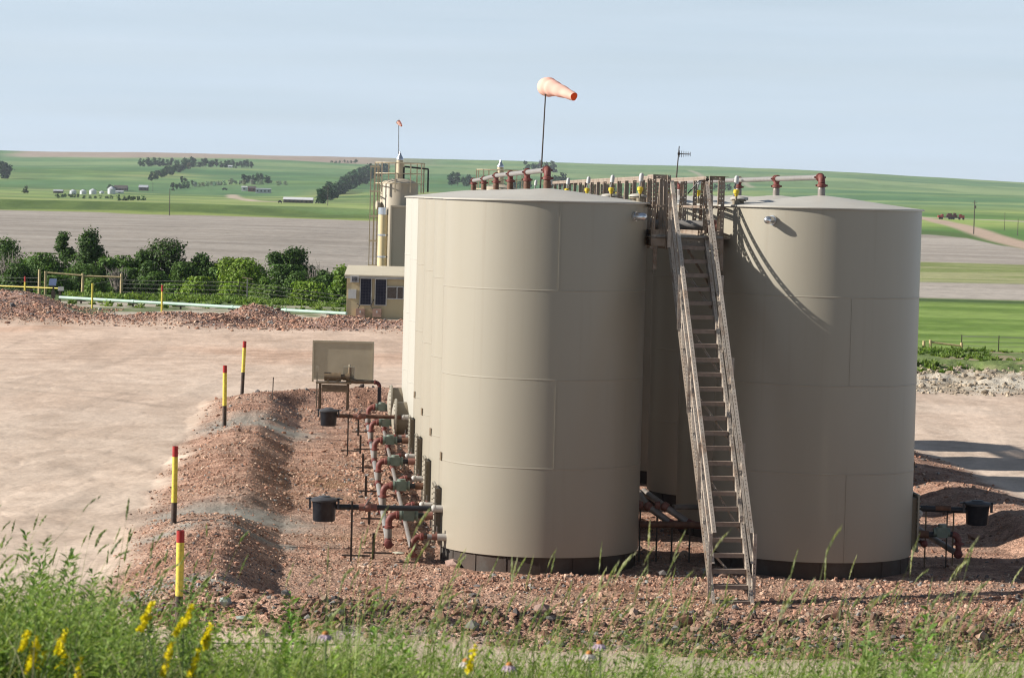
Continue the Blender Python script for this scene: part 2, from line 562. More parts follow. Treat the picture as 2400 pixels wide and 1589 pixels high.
m_red = mat('coupling_red', (0.155, 0.040, 0.032), 0.6, var=0.25, scale=9, stain=(0.25, 0.15, 0.11), stain_amt=0.5, stain_scale=10)
m_redw = mat('coupling_faded', (0.235, 0.105, 0.08), 0.65, var=0.3, scale=9, stain=(0.12, 0.07, 0.05), stain_amt=0.6, stain_scale=9)
m_rust = mat('nipple_rust', (0.135, 0.065, 0.038), 0.7, var=0.35, scale=7, stain=(0.06, 0.035, 0.025), stain_amt=0.7, stain_scale=8, bump=0.15)
m_galv = mat('pipe_galvanised', (0.25, 0.235, 0.22), 0.5, metal=0.25, var=0.12, scale=8, stain=(0.33, 0.29, 0.25), stain_amt=0.5, stain_scale=5)
m_pipe = mat('pipe_grey', (0.235, 0.21, 0.19), 0.5, metal=0.2, var=0.2, scale=5, stain=(0.17, 0.11, 0.08), stain_amt=0.6, stain_scale=4)
m_black = mat('pipe_black', (0.022, 0.022, 0.025), 0.45, var=0.3, scale=6, stain=(0.08, 0.07, 0.06), stain_amt=0.35, stain_scale=5)
m_poly = mat('bucket_plastic', (0.018, 0.02, 0.026), 0.33, var=0.2, scale=6, stain=(0.09, 0.085, 0.08), stain_amt=0.35, stain_scale=4)
m_polylid = mat('lid_plastic', (0.055, 0.055, 0.06), 0.5, var=0.25, scale=6)
m_valve = mat('valve_green', (0.155, 0.195, 0.155), 0.5, var=0.2, scale=8, stain=(0.28, 0.27, 0.23), stain_amt=0.5, stain_scale=7)
m_white = mat('cap_insulated', (0.47, 0.44, 0.40), 0.45, var=0.08, scale=6)
m_silver = mat('cap_silver', (0.62, 0.63, 0.65), 0.25, metal=0.85, var=0.08, scale=6)
m_yellow = mat('paint_yellow', (0.62, 0.46, 0.035), 0.5, var=0.15, scale=10, stain=(0.30, 0.22, 0.05), stain_amt=0.45, stain_scale=14)
m_postyel = mat('post_yellow', (0.66, 0.53, 0.075), 0.55, var=0.14, scale=14, stain=(0.22, 0.18, 0.05), stain_amt=0.7, stain_scale=22)
m_postred = mat('post_red', (0.33, 0.022, 0.02), 0.45, var=0.2, scale=12)
m_postblk = mat('post_dark', (0.045, 0.032, 0.026), 0.7, var=0.4, scale=14, stain=(0.14, 0.08, 0.05), stain_amt=0.6, stain_scale=12)
m_steel = mat('steel_dark', (0.06, 0.045, 0.035), 0.65, var=0.3, scale=8)
m_mint = mat('pipe_mint', (0.34, 0.48, 0.40), 0.5, var=0.12, scale=2)
m_wood = mat('post_wood', (0.47, 0.36, 0.20), 0.75, var=0.25, scale=9, stain=(0.25, 0.18, 0.10), stain_amt=0.5, stain_scale=7)
m_shed = mat('shed_siding', (0.52, 0.425, 0.26), 0.6, var=0.06, scale=2, streak=True)
m_shedroof = mat('shed_roof', (0.60, 0.53, 0.40), 0.5, var=0.05, scale=2)
m_trim = mat('trim_grey', (0.42, 0.41, 0.38), 0.4, metal=0.3)
m_glass = mat('window_glass', (0.02, 0.022, 0.026), 0.08, var=0.1, spec=0.8)
m_pv = mat('panel_cells', (0.012, 0.013, 0.03), 0.35, var=0.3, scale=14, spec=0.25)
m_boxgrey = mat('box_grey', (0.48, 0.48, 0.47), 0.5, var=0.06)
m_boxred = mat('box_brown', (0.34, 0.21, 0.16), 0.6, var=0.12, scale=5)
m_vessel = mat('vessel_paint', (0.42, 0.365, 0.28), 0.5, var=0.05, scale=1, streak=True)
m_cream = mat('stack_cream', (0.62, 0.50, 0.29), 0.55, var=0.05, scale=2, streak=True)
m_rail = mat('rail_cream', (0.50, 0.42, 0.29), 0.55, var=0.12, scale=5)
m_sock = mat('sock_fabric', (0.85, 0.36, 0.20), 0.8, var=0.05, scale=6, bump=0.25, bscale=9)
m_screen = mat('screen_metal', (0.36, 0.315, 0.225), 0.55, var=0.08, scale=2.5)
m_olive = mat('motor_olive', (0.17, 0.12, 0.07), 0.5, var=0.2, scale=12)

# ------------------------------------------------------------------ ground sheets
def placeY(px, py, Y0, Y1, n=400):
    Ys = np.geomspace(Y0, Y1, n)
    z = np.zeros(n)
    for _ in range(3):
        yy = hor(px) + (EYE - z) * F / Ys
        a = (px - CX) / F; b = (CY - yy) / F
        X = (a * math.cos(ROLL) - b * math.sin(ROLL)) * Ys / (fwd.y + b * cup.y + a * crt.y)
        z = ground_z(X, Ys)
    yy = hor(px) + (EYE - z) * F / Ys
    i = int(np.argmin(np.where(yy <= py + 0.3, np.arange(n), 10 ** 6)))
    if yy[i] > py + 0.3: i = int(np.argmin(np.abs(yy - py)))
    return Vector((X[i], Ys[i], z[i]))

def lerp3(a, b, t):
    a = np.asarray(a, float); b = np.asarray(b, float)
    if a.ndim == 1: a = a[None, :]
    if b.ndim == 1: b = b[None, :]
    return a + (b - a) * t[:, None]

def near_colour(X, Y):
    u, v = UV(X, Y)
    px = 1200 + F * X / np.maximum(Y, 1)
    n1 = fbm(X * 0.35, Y * 0.18, 4); n2 = fbm(X * 1.6, Y * 1.1, 4); n3 = fbm(X * 7, Y * 5, 3)
    c = lerp3((0.535, 0.415, 0.325), (0.635, 0.51, 0.41), sst(0.3, 0.7, 0.65 * n1 + 0.35 * n2))
    ck_ = np.abs(fbm(X * 1.1 + 3 * n1, Y * 0.8, 4) - 0.5)
    c = c * (0.90 + 0.20 * n2)[:, None] * (0.92 + 0.16 * n3)[:, None] * (1 - 0.07 * sst(0.03, 0.0, ck_))[:, None]
    # wheel tracks: long faint curved streaks
    tr = fbm(X * 0.9 + 2.2 * np.sin(Y * 0.045), Y * 0.05, 3)
    c = c * (1 - 0.11 * sst(0.52, 0.62, tr))[:, None]
    c = lerp3(c, c * np.array([0.97, 0.87, 0.82]), np.clip(0.55 * sst(85, 125, Y) + sst(0.48, 0.7, fbm(X * 0.12, Y * 0.07, 3)) * sst(70, 140, Y), 0, 1.4))
    lane = np.zeros_like(X)
    for cx_, cy_, R0 in ((6, 70, 47), (8, 66, 55), (-30, 60, 22), (-34, 70, 30), (2, 84, 44), (20, 92, 66), (30, 60, 20), (26, 75, 27)):
        dd = np.hypot(X - cx_, Y - cy_) - R0
        for off in (-0.95, 0.95):
            lane = np.maximum(lane, np.exp(-((dd - off) / 0.24) ** 2))
    c = c * (1 - 0.17 * lane * sst(0.30, 0.60, fbm(X * 0.25 + 5, Y * 0.25, 3)))[:, None]
    sd = rect_sd(u, v) + 1.0 * (fbm(X * 0.5, Y * 0.5, 4) - 0.5)
    sc = sst(2.0, 1.1, sd - 0.9 * sst(-5.5, -7.5, v) * sst(-3.0, 1.5, u))
    red = lerp3((0.235, 0.13, 0.088), (0.41, 0.25, 0.18), sst(0.28, 0.72, fbm(X * 2.4, Y * 2.4, 4)))
    red = lerp3(red, (0.34, 0.23, 0.17), 0.5 * sst(0.45, 0.68, fbm(X * 0.55 + 9, Y * 0.55, 3)))
    red = red * (1 - 0.28 * sst(-7.6, -8.8, v) * sst(0.35, 0.6, fbm(X * 0.5 + 2, Y * 0.5, 3)))[:, None]  # shade of the bund's front face put into the colour in patches
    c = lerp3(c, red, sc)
    # ashy grey-green dust across the bund in bands, bluish dust at the front toe
    gm = np.zeros_like(X)
    for g, wd in ((GREEN_V[0], 1.9), (GREEN_V[1], 2.4), (-6.6, 0.7), (1.2, 0.5)):
        gm = np.maximum(gm, np.exp(-((v - g + 0.25 * (sd + 1)) / wd) ** 2) * sst(-2.6, -0.8, sd) * sst(1.9, 0.9, sd) * (u < 0))
    gm = gm * sst(0.12, 0.5, fbm(X * 1.1, Y * 1.1, 4))
    c = lerp3(c, (0.225, 0.26, 0.24), 0.75 * gm)
    bl = np.exp(-((Y - 42.2) / 0.35) ** 2) * sst(0.42, 0.62, fbm(X * 0.7 + 4, Y * 1.2, 3)) * (X > -2.5)
    c = lerp3(c, (0.34, 0.38, 0.40), 0.30 * bl)
    # damp brown silt inside the bund
    dm = np.exp(-(((u + 4.0) / 0.9) ** 2 + ((v - 12.5) / 3.4) ** 2)) + np.exp(-(((u - 2.0) / 1.3) ** 2 + ((v + 5.0) / 0.8) ** 2)) + 0.7 * np.exp(-(((u + 3.4) / 0.8) ** 2 + ((v - 3.0) / 0.6) ** 2))
    c = lerp3(c, (0.19, 0.115, 0.055), 0.75 * np.clip(dm, 0, 1) * sst(0.25, 0.6, fbm(X * 1.4, Y * 1.4, 3)))
    # scoria along the far edge (left), spoil bank (right), pale strip behind
    rd = sst(139.3, 141.5, Y + 2.2 * (n1 - 0.5) * 2 - 2.0 * np.sin(X * 0.12)) * sst(148.5, 146.0, Y - 2.0 * np.sin(X * 0.12) - 7 * sst(230, 40, px)) * sst(1180, 1060, px)
    md = np.exp(-((X + 12.9) / 2.4) ** 2 - ((Y - 147.0) / 3.0) ** 2)
    rd = np.clip(rd + 1.3 * md, 0, 1)
    red2 = lerp3((0.235, 0.14, 0.11), (0.39, 0.25, 0.20), sst(0.3, 0.7, fbm(X * 1.5, Y * 1.5, 4)))
    c = lerp3(c, red2, rd)
    pale = sst(147, 149, Y) * (1 - rd) * sst(1500, 1300, px)
    pc = lerp3((0.37, 0.315, 0.25), (0.50, 0.45, 0.37), n2)
    c = lerp3(c, pc, pale)
    wd = pale * sst(0.44, 0.58, fbm(X * 0.35, Y * 0.22, 4) + 0.006 * (Y - 158))
    gr = lerp3((0.06, 0.10, 0.025), (0.14, 0.19, 0.06), n2)
    c = lerp3(c, gr, 0.85 * np.clip(wd, 0, 1))
    sp = sst(101, 105, Y + 3 * (n2 - 0.5)) * sst(1800, 1950, px)
    spc = lerp3((0.30, 0.245, 0.18), (0.52, 0.465, 0.38), sst(0.3, 0.7, fbm(X * 0.8, Y * 0.8, 5)))
    c = lerp3(c, spc, sp)
    wg = sst(111, 115, Y + 5 * (fbm(X * 0.3, Y * 0.3, 3) - 0.5)) * sst(1800, 1950, px)
    c = lerp3(c, (0.30, 0.235, 0.16), wg)
    c = lerp3(c, gr * 1.3, wg * 0.9 * sst(0.36, 0.56, fbm(X * 0.5, Y * 0.25, 4) + 0.08 * np.exp(-((Y - 121) / 5.0) ** 2) + 0.25 * sst(150, 172, Y)))
    # hillside soil
    hl = sst(38.0, 34.5, Y)
    c = lerp3(c, lerp3((0.17, 0.125, 0.08), (0.09, 0.11, 0.04), n2), hl)
    near_colour.mask = np.clip(sc * (1 - 0.85 * gm) + rd + 0.5 * sp, 0, 1)
    return np.clip(c, 0.01, 0.9)

ROAD = []
def seg_mask(X, Y, pts, w, soft):
    m = np.zeros_like(X)
    for a, b in zip(pts[:-1], pts[1:]):
        dx, dy = b[0] - a[0], b[1] - a[1]
        t = np.clip(((X - a[0]) * dx + (Y - a[1]) * dy) / (dx * dx + dy * dy), 0, 1)
        d = np.hypot(X - a[0] - t * dx, Y - a[1] - t * dy)
        m = np.maximum(m, sst(w + soft, w - soft, d))
    return m
def far_colour(X, Y):
    px = 1200 + F * X / np.maximum(Y, 1)
    n1 = fbm(X / 40, Y / 60, 4); n2 = fbm(X / 9, Y / 14, 4); nb = fbm(X / 240, Y / 300, 4); nl = fbm(X / 170 + 3 + Y / 900, Y / 230, 4)
    gL = lerp3((0.055, 0.095, 0.025), (0.12, 0.17, 0.05), n2)                      # rough grass past the fence
    field = lerp3((0.30, 0.262, 0.224), (0.375, 0.333, 0.29), sst(0.25, 0.75, fbm(X / 55, Y / 16, 4)))
    fur = fbm(X / 70 + 0.2 * np.sin(Y / 37), Y / 3.4, 3)
    field = field * (0.955 + 0.09 * fur)[:, None]
    swirl = np.abs(np.sin((np.hypot(X + 18, Y - 430) / 2.6) + 2 * n1)) ** 6 * np.exp(-((X + 22) / 22) ** 2 - ((Y - 440) / 40) ** 2)
    field = field * (1 - 0.22 * swirl - 0.12 * sst(0.55, 0.7, fbm(X / 14, Y / 5, 3)))[:, None]
    past = lerp3((0.09, 0.175, 0.045), (0.25, 0.32, 0.10), sst(0.36, 0.60, nl * 0.7 + nb * 0.3))
    past = lerp3(past, (0.30, 0.32, 0.13), 0.55 * sst(0.52, 0.68, fbm(X / 120 + 11 - Y / 700, Y / 150, 4)))
    past = lerp3(past, (0.07, 0.15, 0.05), 0.5 * sst(0.54, 0.66, fbm(X / 110 + 31 + Y / 800, Y / 170, 4)))
    past = past * (0.80 + 0.40 * n1)[:, None]
    # ---- left and middle
    k = sst(250, 330, Y + 18 * (n1 - 0.5))
    c = lerp3(gL, field, k)
    edge = 985 + 60 * (n1 - 0.5) - 60 * sst(500, 860, px)
    bank = lerp3((0.06, 0.105, 0.022), (0.13, 0.19, 0.045), n2)
    c = lerp3(c, (0.22, 0.27, 0.07), sst(-12, 6, Y - edge))
    c = lerp3(c, bank, sst(18, 34, Y - edge))
    c = lerp3(c, past, sst(75, 110, Y - edge))
    crop = lerp3((0.05, 0.145, 0.055), (0.095, 0.205, 0.08), sst(0.3, 0.7, fbm(X / 90, Y / 110, 4)))
    ck = sst(2500, 2560, Y + 300 * (nb - 0.5) - 250 * np.sin(X / 190)) * sst(3560, 3480, Y + 420 * (nl - 0.5))
    c = lerp3(c, crop, 0.8 * ck * sst(0.30, 0.5, nb))
    dry = np.exp(-((px - 770) / 60.0) ** 2 - ((Y - 2350) / 130) ** 2) + np.exp(-((px - 995) / 35.0) ** 2 - ((Y - 2200) / 160) ** 2)
    c = lerp3(c, (0.27, 0.27, 0.10), 0.7 * np.clip(dry, 0, 1))
    up_ = lerp3((0.10, 0.20, 0.075), (0.19, 0.27, 0.11), sst(0.3, 0.7, fbm(X / 260, Y / 120, 4)))
    c = lerp3(c, up_, sst(3400, 3560, Y))
    brown = lerp3((0.30, 0.225, 0.175), (0.37, 0.30, 0.235), nb)
    c = c * (0.86 + 0.28 * fbm(X / 22, Y / 75, 4))[:, None]
    c = lerp3(c, brown, sst(4100, 4170, Y + 200 * (nl - 0.5)) * sst(1080, 800, px) * sst(-10, 70, px + 80 * (nb - .5)))
    # ---- right of the tanks
    bright = lerp3((0.115, 0.19, 0.032), (0.205, 0.29, 0.07), sst(0.3, 0.7, fbm(X / 16, Y / 6, 4)))
    r = bright
    r = lerp3(r, (0.05, 0.085, 0.025), np.exp(-((Y - 322) / 6.0) ** 2))
    r = lerp3(r, field * 1.04, sst(325, 331, Y))
    r = lerp3(r, lerp3((0.19, 0.225, 0.075), (0.30, 0.30, 0.15), sst(0.35, 0.65, fbm(X / 30, Y / 9, 4))), sst(395, 405, Y + 14 * (n1 - .5)))
    r = lerp3(r, field * 1.05, sst(535, 548, Y + 10 * (n1 - .5)))
    e2 = np.interp(px, [2000, 2170, 2260, 2340, 2420, 2600], [880, 880, 850, 760, 690, 600]) + 30 * (n1 - .5)
    r = lerp3(r, (0.085, 0.145, 0.035), sst(-5, 12, Y - e2))
    r = lerp3(r, past * np.array([1.0, 1.06, 0.85]), sst(60, 110, Y - e2))
    r = lerp3(r, lerp3((0.13, 0.22, 0.075), (0.23, 0.31, 0.12), sst(0.3, 0.7, fbm(X / 120 + Y / 900, Y / 190, 4))), sst(1500, 1900, Y))
    r = lerp3(r, crop, 0.75 * sst(0.50, 0.56, fbm(X / 420 + 5, Y / 260, 3)) * sst(1700, 2000, Y))
    r = r * (0.86 + 0.28 * fbm(X / 22, Y / 75, 4))[:, None]
    if ROAD:
        r = lerp3(r, (0.44, 0.33, 0.25), seg_mask(X, Y, ROAD, 5.0, 2.0))
        r = lerp3(r, (0.42, 0.37, 0.29), seg_mask(X, Y, ROAD2, 6.0, 3.0))
    w = sst(1650, 1900, px)
    c = c * (1 - w)[:, None] + r * w[:, None]
    if ROAD:
        c = lerp3(c, (0.45, 0.37, 0.28), seg_mask(X, Y, TRACK, 5.0, 3.0))
        c = lerp3(c, (0.40, 0.35, 0.26), 0.7 * seg_mask(X, Y, TRACK2, 4.0, 3.0))
    return np.clip(c, 0.01, 0.9)
_r = [placeY(*a) for a in ((2120, 505, 1060, 3000), (2195, 517, 700, 2500), (2262, 533, 600, 2000), (2330, 556, 500, 1800), (2410, 577, 400, 1500), (2520, 600, 400, 1500))]
_q = [placeY(*a) for a in ((2000, 505, 1000, 3000), (2180, 510, 1000, 3000), (2330, 516, 1000, 3000), (2420, 521, 1000, 3000))]
_t = [placeY(*a) for a in ((545, 458, 1100, 3000), (552, 465, 1100, 3000), (600, 472, 1060, 3000), (690, 475, 1060, 3000))]
_t2 = [placeY(*a) for a in ((1616, 400, 2000, 4400), (1632, 405, 2000, 4400), (1660, 420, 1800, 4400), (1740, 424, 1700, 4000), (1762, 440, 1500, 4000))]
ROAD = [(p.x, p.y) for p in _r]; ROAD2 = [(p.x, p.y) for p in _q]; TRACK = [(p.x, p.y) for p in _t]; TRACK2 = [(p.x, p.y) for p in _t2]

def attr_mat(name, fine, fscale, bump, bscale, rough=0.9, dist=0.03):
    m, N, L, P = nodes_of(name)
    at = N.new('ShaderNodeAttribute'); at.attribute_name = 'col'
    tc = N.new('ShaderNodeTexCoord')
    nz = N.new('ShaderNodeTexNoise'); nz.inputs['Scale'].default_value = fscale; nz.inputs['Detail'].default_value = 6; nz.inputs['Roughness'].default_value = 0.62
    L.new(tc.outputs['Object'], nz.inputs['Vector'])
    mr = N.new('ShaderNodeMapRange')
    mr.inputs['From Min'].default_value = 0.25; mr.inputs['From Max'].default_value = 0.75
    mr.inputs['To Min'].default_value = 1 - fine; mr.inputs['To Max'].default_value = 1 + fine
    L.new(nz.outputs['Fac'], mr.inputs['Value'])
    mx = N.new('ShaderNodeVectorMath'); mx.operation = 'SCALE'
    L.new(at.outputs['Color'], mx.inputs[0]); L.new(mr.outputs['Result'], mx.inputs['Scale'])
    L.new(mx.outputs['Vector'], P.inputs['Base Color'])
    P.inputs['Roughness'].default_value = rough
    P.inputs['Specular IOR Level'].default_value = 0.15
    if bump:
        n3 = N.new('ShaderNodeTexNoise'); n3.inputs['Scale'].default_value = bscale; n3.inputs['Detail'].default_value = 5
        L.new(tc.outputs['Object'], n3.inputs['Vector'])
        bp = N.new('ShaderNodeBump'); bp.inputs['Strength'].default_value = bump; bp.inputs['Distance'].default_value = dist
        L.new(n3.outputs['Fac'], bp.inputs['Height']); L.new(bp.outputs['Normal'], P.inputs['Normal'])
    return m
m_ground = attr_mat('ground_soil', 0.16, 9.0, 0.55, 6.0)
def gravel_detail(m):                           # stony grain where the sheet is scoria, plain dust elsewhere
    N, L = m.node_tree.nodes, m.node_tree.links
    P = N['Principled BSDF']
    at = N.new('ShaderNodeAttribute'); at.attribute_name = 'mask'
    tc = N.new('ShaderNodeTexCoord')
    col = P.inputs['Base Color'].links[0].from_socket
    nrm_ = P.inputs['Normal'].links[0].from_socket
    for sc_, amt, hgt in ((46.0, 0.42, 0.010), (17.0, 0.30, 0.022)):
        vo = N.new('ShaderNodeTexVoronoi'); vo.inputs['Scale'].default_value = sc_; vo.inputs['Randomness'].default_value = 1.0
        L.new(tc.outputs['Object'], vo.inputs['Vector'])
        sp = N.new('ShaderNodeSeparateColor'); L.new(vo.outputs['Color'], sp.inputs['Color'])
        mr = N.new('ShaderNodeMapRange'); mr.inputs['To Min'].default_value = 1 - amt; mr.inputs['To Max'].default_value = 1 + amt
        L.new(sp.outputs['Red'], mr.inputs['Value'])
        sc = N.new('ShaderNodeVectorMath'); sc.operation = 'SCALE'; L.new(col, sc.inputs[0]); L.new(mr.outputs['Result'], sc.inputs['Scale'])
        mx = N.new('ShaderNodeMixRGB'); L.new(at.outputs['Fac'], mx.inputs['Fac']); L.new(col, mx.inputs['Color1']); L.new(sc.outputs['Vector'], mx.inputs['Color2'])
        col = mx.outputs['Color']
        inv = N.new('ShaderNodeMath'); inv.operation = 'MULTIPLY'; L.new(vo.outputs['Distance'], inv.inputs[0]); L.new(at.outputs['Fac'], inv.inputs[1])
        bp = N.new('ShaderNodeBump'); bp.invert = True; bp.inputs['Strength'].default_value = 0.9; bp.inputs['Distance'].default_value = hgt
        L.new(inv.outputs[0], bp.inputs['Height']); L.new(nrm_, bp.inputs['Normal']); nrm_ = bp.outputs['Normal']
    L.new(col, P.inputs['Base Color']); L.new(nrm_, P.inputs['Normal'])
gravel_detail(m_ground)
m_far = attr_mat('field_soil', 0.22, 0.55, 0.8, 0.35, dist=0.4)
m_hill = attr_mat('hill_grass', 0.16, 0.06, 0.6, 0.05, dist=3.0)

tcols = np.concatenate([np.linspace(-0.42, -0.188, 36)[:-1], np.linspace(-0.188, 0.188, 790), np.linspace(0.188, 0.42, 36)[1:]])
def sheet(name, Ys, off, colf, mt, cols):
    Yg = np.repeat(Ys, len(cols)); T = np.tile(cols, len(Ys))
    X = T * (Yg + off)
    Z = ground_z(X, Yg)
    C = colf(X, Yg)
    at_ = {'col': C}
    if name == 'ground':
        near_colour(X, Yg); at_['mask'] = np.repeat(near_colour.mask[:, None], 3, 1)
    nr, nc = len(Ys), len(cols)
    i = np.arange(nr - 1)[:, None] * nc + np.arange(nc - 1)[None, :]
    fc = np.stack([i, i + 1, i + nc + 1, i + nc], -1).reshape(-1, 4)
    o = mesh_np(name, np.stack([X, Yg, Z], 1), fc, mt, smooth=True, attrs=at_)
    o['kind'] = 'structure'
    return o
ys = [38.0]
while ys[-1] < 168: ys.append(ys[-1] + 0.42 * ys[-1] ** 2 / 18864 + 0.004)
near_rows = np.concatenate([np.linspace(1.5, 37.9, 130), np.array(ys)])
def mix_colour(X, Y):
    px = 1200 + F * X / np.maximum(Y, 1)
    st = np.where(px > 1500, 160.0, 163.0)
    return (lambda k: near_colour(X, Y) * (1 - k)[:, None] + far_colour(X, Y) * k[:, None])(sst(0, 10, Y - st))
o = sheet('ground', near_rows, 10, mix_colour, m_ground, tcols)
o['label'] = 'tan dirt well pad with reddish gravel bund round the tanks'
mid_rows = np.concatenate([[near_rows[-1]], np.geomspace(near_rows[-1] * 1.006, 1065, 330)])
sheet('fields', mid_rows, 10, mix_colour, m_far, tcols[::1])['label'] = 'green and bare grey farm fields beyond the well pad'
hrows = np.concatenate([[1065], np.geomspace(1069, 9000, 300)])
sheet('hills', hrows, 10, far_colour, m_hill, tcols[::1])['label'] = 'rolling green hills up to the skyline'

# ------------------------------------------------------------------ stones on the bund
ICO_V = np.array([(0, -.526, .851), (0, .526, .851), (0, -.526, -.851), (0, .526, -.851), (-.526, .851, 0), (.526, .851, 0), (-.526, -.851, 0), (.526, -.851, 0), (.851, 0, .526), (.851, 0, -.526), (-.851, 0, .526), (-.851, 0, -.526)])
ICO_F = np.array([(0, 8, 1), (0, 1, 10), (8, 5, 1), (5, 4, 1), (4, 10, 1), (8, 9, 5), (9, 3, 5), (3, 4, 5), (3, 11, 4), (11, 10, 4), (2, 6, 7), (2, 7, 9), (2, 9, 3), (2, 3, 11), (2, 11, 6), (6, 11, 10), (6, 10, 0), (6, 0, 7), (7, 0, 8), (7, 8, 9)])
def stones(X, Y, S, C, sink=0.25):
    n = len(X)
    Z = ground_z(X, Y)
    sc = S[:, None] * rng.uniform(0.55, 1.35, (n, 3)) * np.array([1.1, 1.0, 0.72])
    V = ICO_V[None] * (1 + rng.uniform(-0.28, 0.28, (n, 12, 1))) * sc[:, None, :]
    a = rng.uniform(0, 6.283, n); b = rng.normal(0, 0.45, n)
    ca, sa, cb, sb = np.cos(a), np.sin(a), np.cos(b), np.sin(b)
    x, y, z = V[..., 0], V[..., 1], V[..., 2]
    y2 = y * cb[:, None] - z * sb[:, None]; z2 = y * sb[:, None] + z * cb[:, None]
    x3 = x * ca[:, None] - y2 * sa[:, None]; y3 = x * sa[:, None] + y2 * ca[:, None]
    P = np.stack([x3 + X[:, None], y3 + Y[:, None], z2 + (Z + S * (0.5 - sink))[:, None]], -1).reshape(-1, 3)
    Fc = (ICO_F[None] + (np.arange(n) * 12)[:, None, None]).reshape(-1, 3)
    return P, Fc, np.repeat(C, 12, axis=0)
m_stone = attr_mat('scoria_stone', 0.18, 25.0, 0.0, 1)
def stone_cols(n):
    pal = np.array([(0.38, 0.215, 0.15), (0.29, 0.155, 0.107), (0.43, 0.27, 0.19), (0.50, 0.355, 0.265), (0.21, 0.135, 0.10), (0.145, 0.13, 0.125), (0.30, 0.285, 0.265)])
    k = rng.choice(7, n, p=[.25, .18, .21, .13, .11, .07, .05])
    return pal[k] * rng.uniform(0.8, 1.2, (n, 1))
def scatter(n, u0, u1, v0, v1, dens):
    u = rng.uniform(u0, u1, n); v = rng.uniform(v0, v1, n)
    X = OX + u * EUX + v * EVX; Y = OY + u * EUY + v * EVY
    k = rng.random(n) < dens(u, v, X, Y)
    return X[k], Y[k]
def dens_fn(u, v, X, Y):
    sd = rect_sd(u, v) + 0.9 * (fbm(X * 0.5, Y * 0.5, 3) - 0.5) - 0.8 * sst(-5.5, -7.5, v) * sst(-3.0, 1.5, u)
    d = sst(1.9, 0.8, sd) * (0.35 + 0.65 * sst(0.35, 0.65, fbm(X * 0.8, Y * 0.8, 3)))
    d = d * (0.55 + 0.6 * sst(0.15, 1.0, sd) * sst(0.2, -3, v + 4))
    gm = sum(np.exp(-((v - g) / 1.5) ** 2) for g in GREEN_V) * (u < -2)
    intank = ((np.abs(u) < 1.8) | (np.abs(u - 5.02) < 1.8)) & (v > -1.8) & (v < 29)
    return np.clip(d * (1 - 0.8 * np.clip(gm, 0, 1)), 0, 1) * (~intank)
XS, YS = [], []
for n, box in ((80000, (-8, 13, -11.2, -1.0)), (34000, (-8, -1.7, -1, 18)), (15000, (-8, -1.7, 18, 42)), (9000, (6.5, 13, -1, 30)), (2500, (1.7, 3.4, -2, 8))):
    x, y = scatter(n, *box, dens_fn); XS.append(x); YS.append(y)
X = np.concatenate(XS); Y = np.concatenate(YS)
S = np.clip(np.exp(rng.normal(math.log(0.019), 0.50, len(X))), 0.009, 0.085) * (0.9 + 0.3 * sst(50, 80, Y))
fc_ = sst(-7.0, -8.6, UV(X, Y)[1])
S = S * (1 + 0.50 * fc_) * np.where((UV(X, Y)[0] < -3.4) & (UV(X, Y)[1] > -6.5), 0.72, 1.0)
P_, F_, C_ = stones(X, Y, S, stone_cols(len(X)) * (1 - 0.38 * fc_)[:, None])  # front-face stones darkened, the same shade put into their colour
tag(mesh_np('gravel', P_, F_, m_stone, attrs={'col': C_}), 'loose reddish scoria gravel over the bund and tank floor', 'gravel', kind='stuff')
# coarse rubble on the ridge and mound at the far edge of the pad
Xr = np.concatenate([rng.uniform(-32, -2, 15000), rng.normal(-12.9, 1.5, 1500)]); Yr = np.concatenate([rng.normal(143.2, 2.0, 15000) + 0, rng.normal(146.4, 1.6, 1500)])
Yr[:15000] += 2.0 * np.sin(Xr[:15000] * 0.12)
Xr = np.concatenate([Xr, rng.uniform(-40, -21, 4500)]); Yr = np.concatenate([Yr, rng.uniform(145, 156, 4500)])
Sr = np.clip(np.exp(rng.normal(math.log(0.032), 0.5, len(Xr))), 0.015, 0.16)
P_, F_, C_ = stones(Xr, Yr, Sr, stone_cols(len(Xr)))
nb_ = 2200
Xb_ = rng.uniform(13, 24, nb_); Yb_ = rng.uniform(102, 116, nb_)
Pb_, Fb_, Cb_ = stones(Xb_, Yb_, np.clip(np.exp(rng.normal(math.log(0.035), 0.6, nb_)), 0.015, 0.15), np.array([(0.36, 0.295, 0.22)]) * rng.uniform(0.75, 1.15, (nb_, 1)))
tag(mesh_np('clods', Pb_, Fb_, m_stone, attrs={'col': Cb_}), 'pale earth clods on the spoil bank right of the tanks', 'clods', kind='stuff')
tag(mesh_np('rubble', P_, F_, m_stone, attrs={'col': C_}), 'rubble of red scoria along the far edge of the pad', 'rubble', kind='stuff')
# a few big pieces one can point at
def rock(px, py, s, col, label, flat=0.7):
    p = placeY(px, py, 40, 70)
    b = np.random.default_rng(int(px * 7 + py))
    vs = ICO_V * (1 + b.uniform(-0.3, 0.3, (12, 1))) * np.array([s, s * 0.8, s * flat])
    mb = MB(); mb.add(vs + np.array([p.x, p.y, p.z + s * flat * 0.45]), [tuple(f) for f in ICO_F])
    o = mb.build('rock', mat('rock_%d' % (px,), col, 0.85, var=0.25, scale=9, bump=0.4, bscale=18), None, smooth=0)
    tag(o, label, 'rock', 'larger stones on the gravel')
rock(1270, 1441, 0.155, (0.26, 0.175, 0.145), 'big brown stone on the gravel slope below the front left tank', 0.75)
rock(566, 1457, 0.10, (0.30, 0.335, 0.30), 'pale green slab of stone at the front of the bund', 0.45)
rock(527, 1424, 0.11, (0.33, 0.36, 0.33), 'upright pale green stone beside the near striped post', 0.9)
rock(936, 1300, 0.13, (0.46, 0.45, 0.36), 'flat pale slab lying under the pipe ends by the front left tank', 0.2)
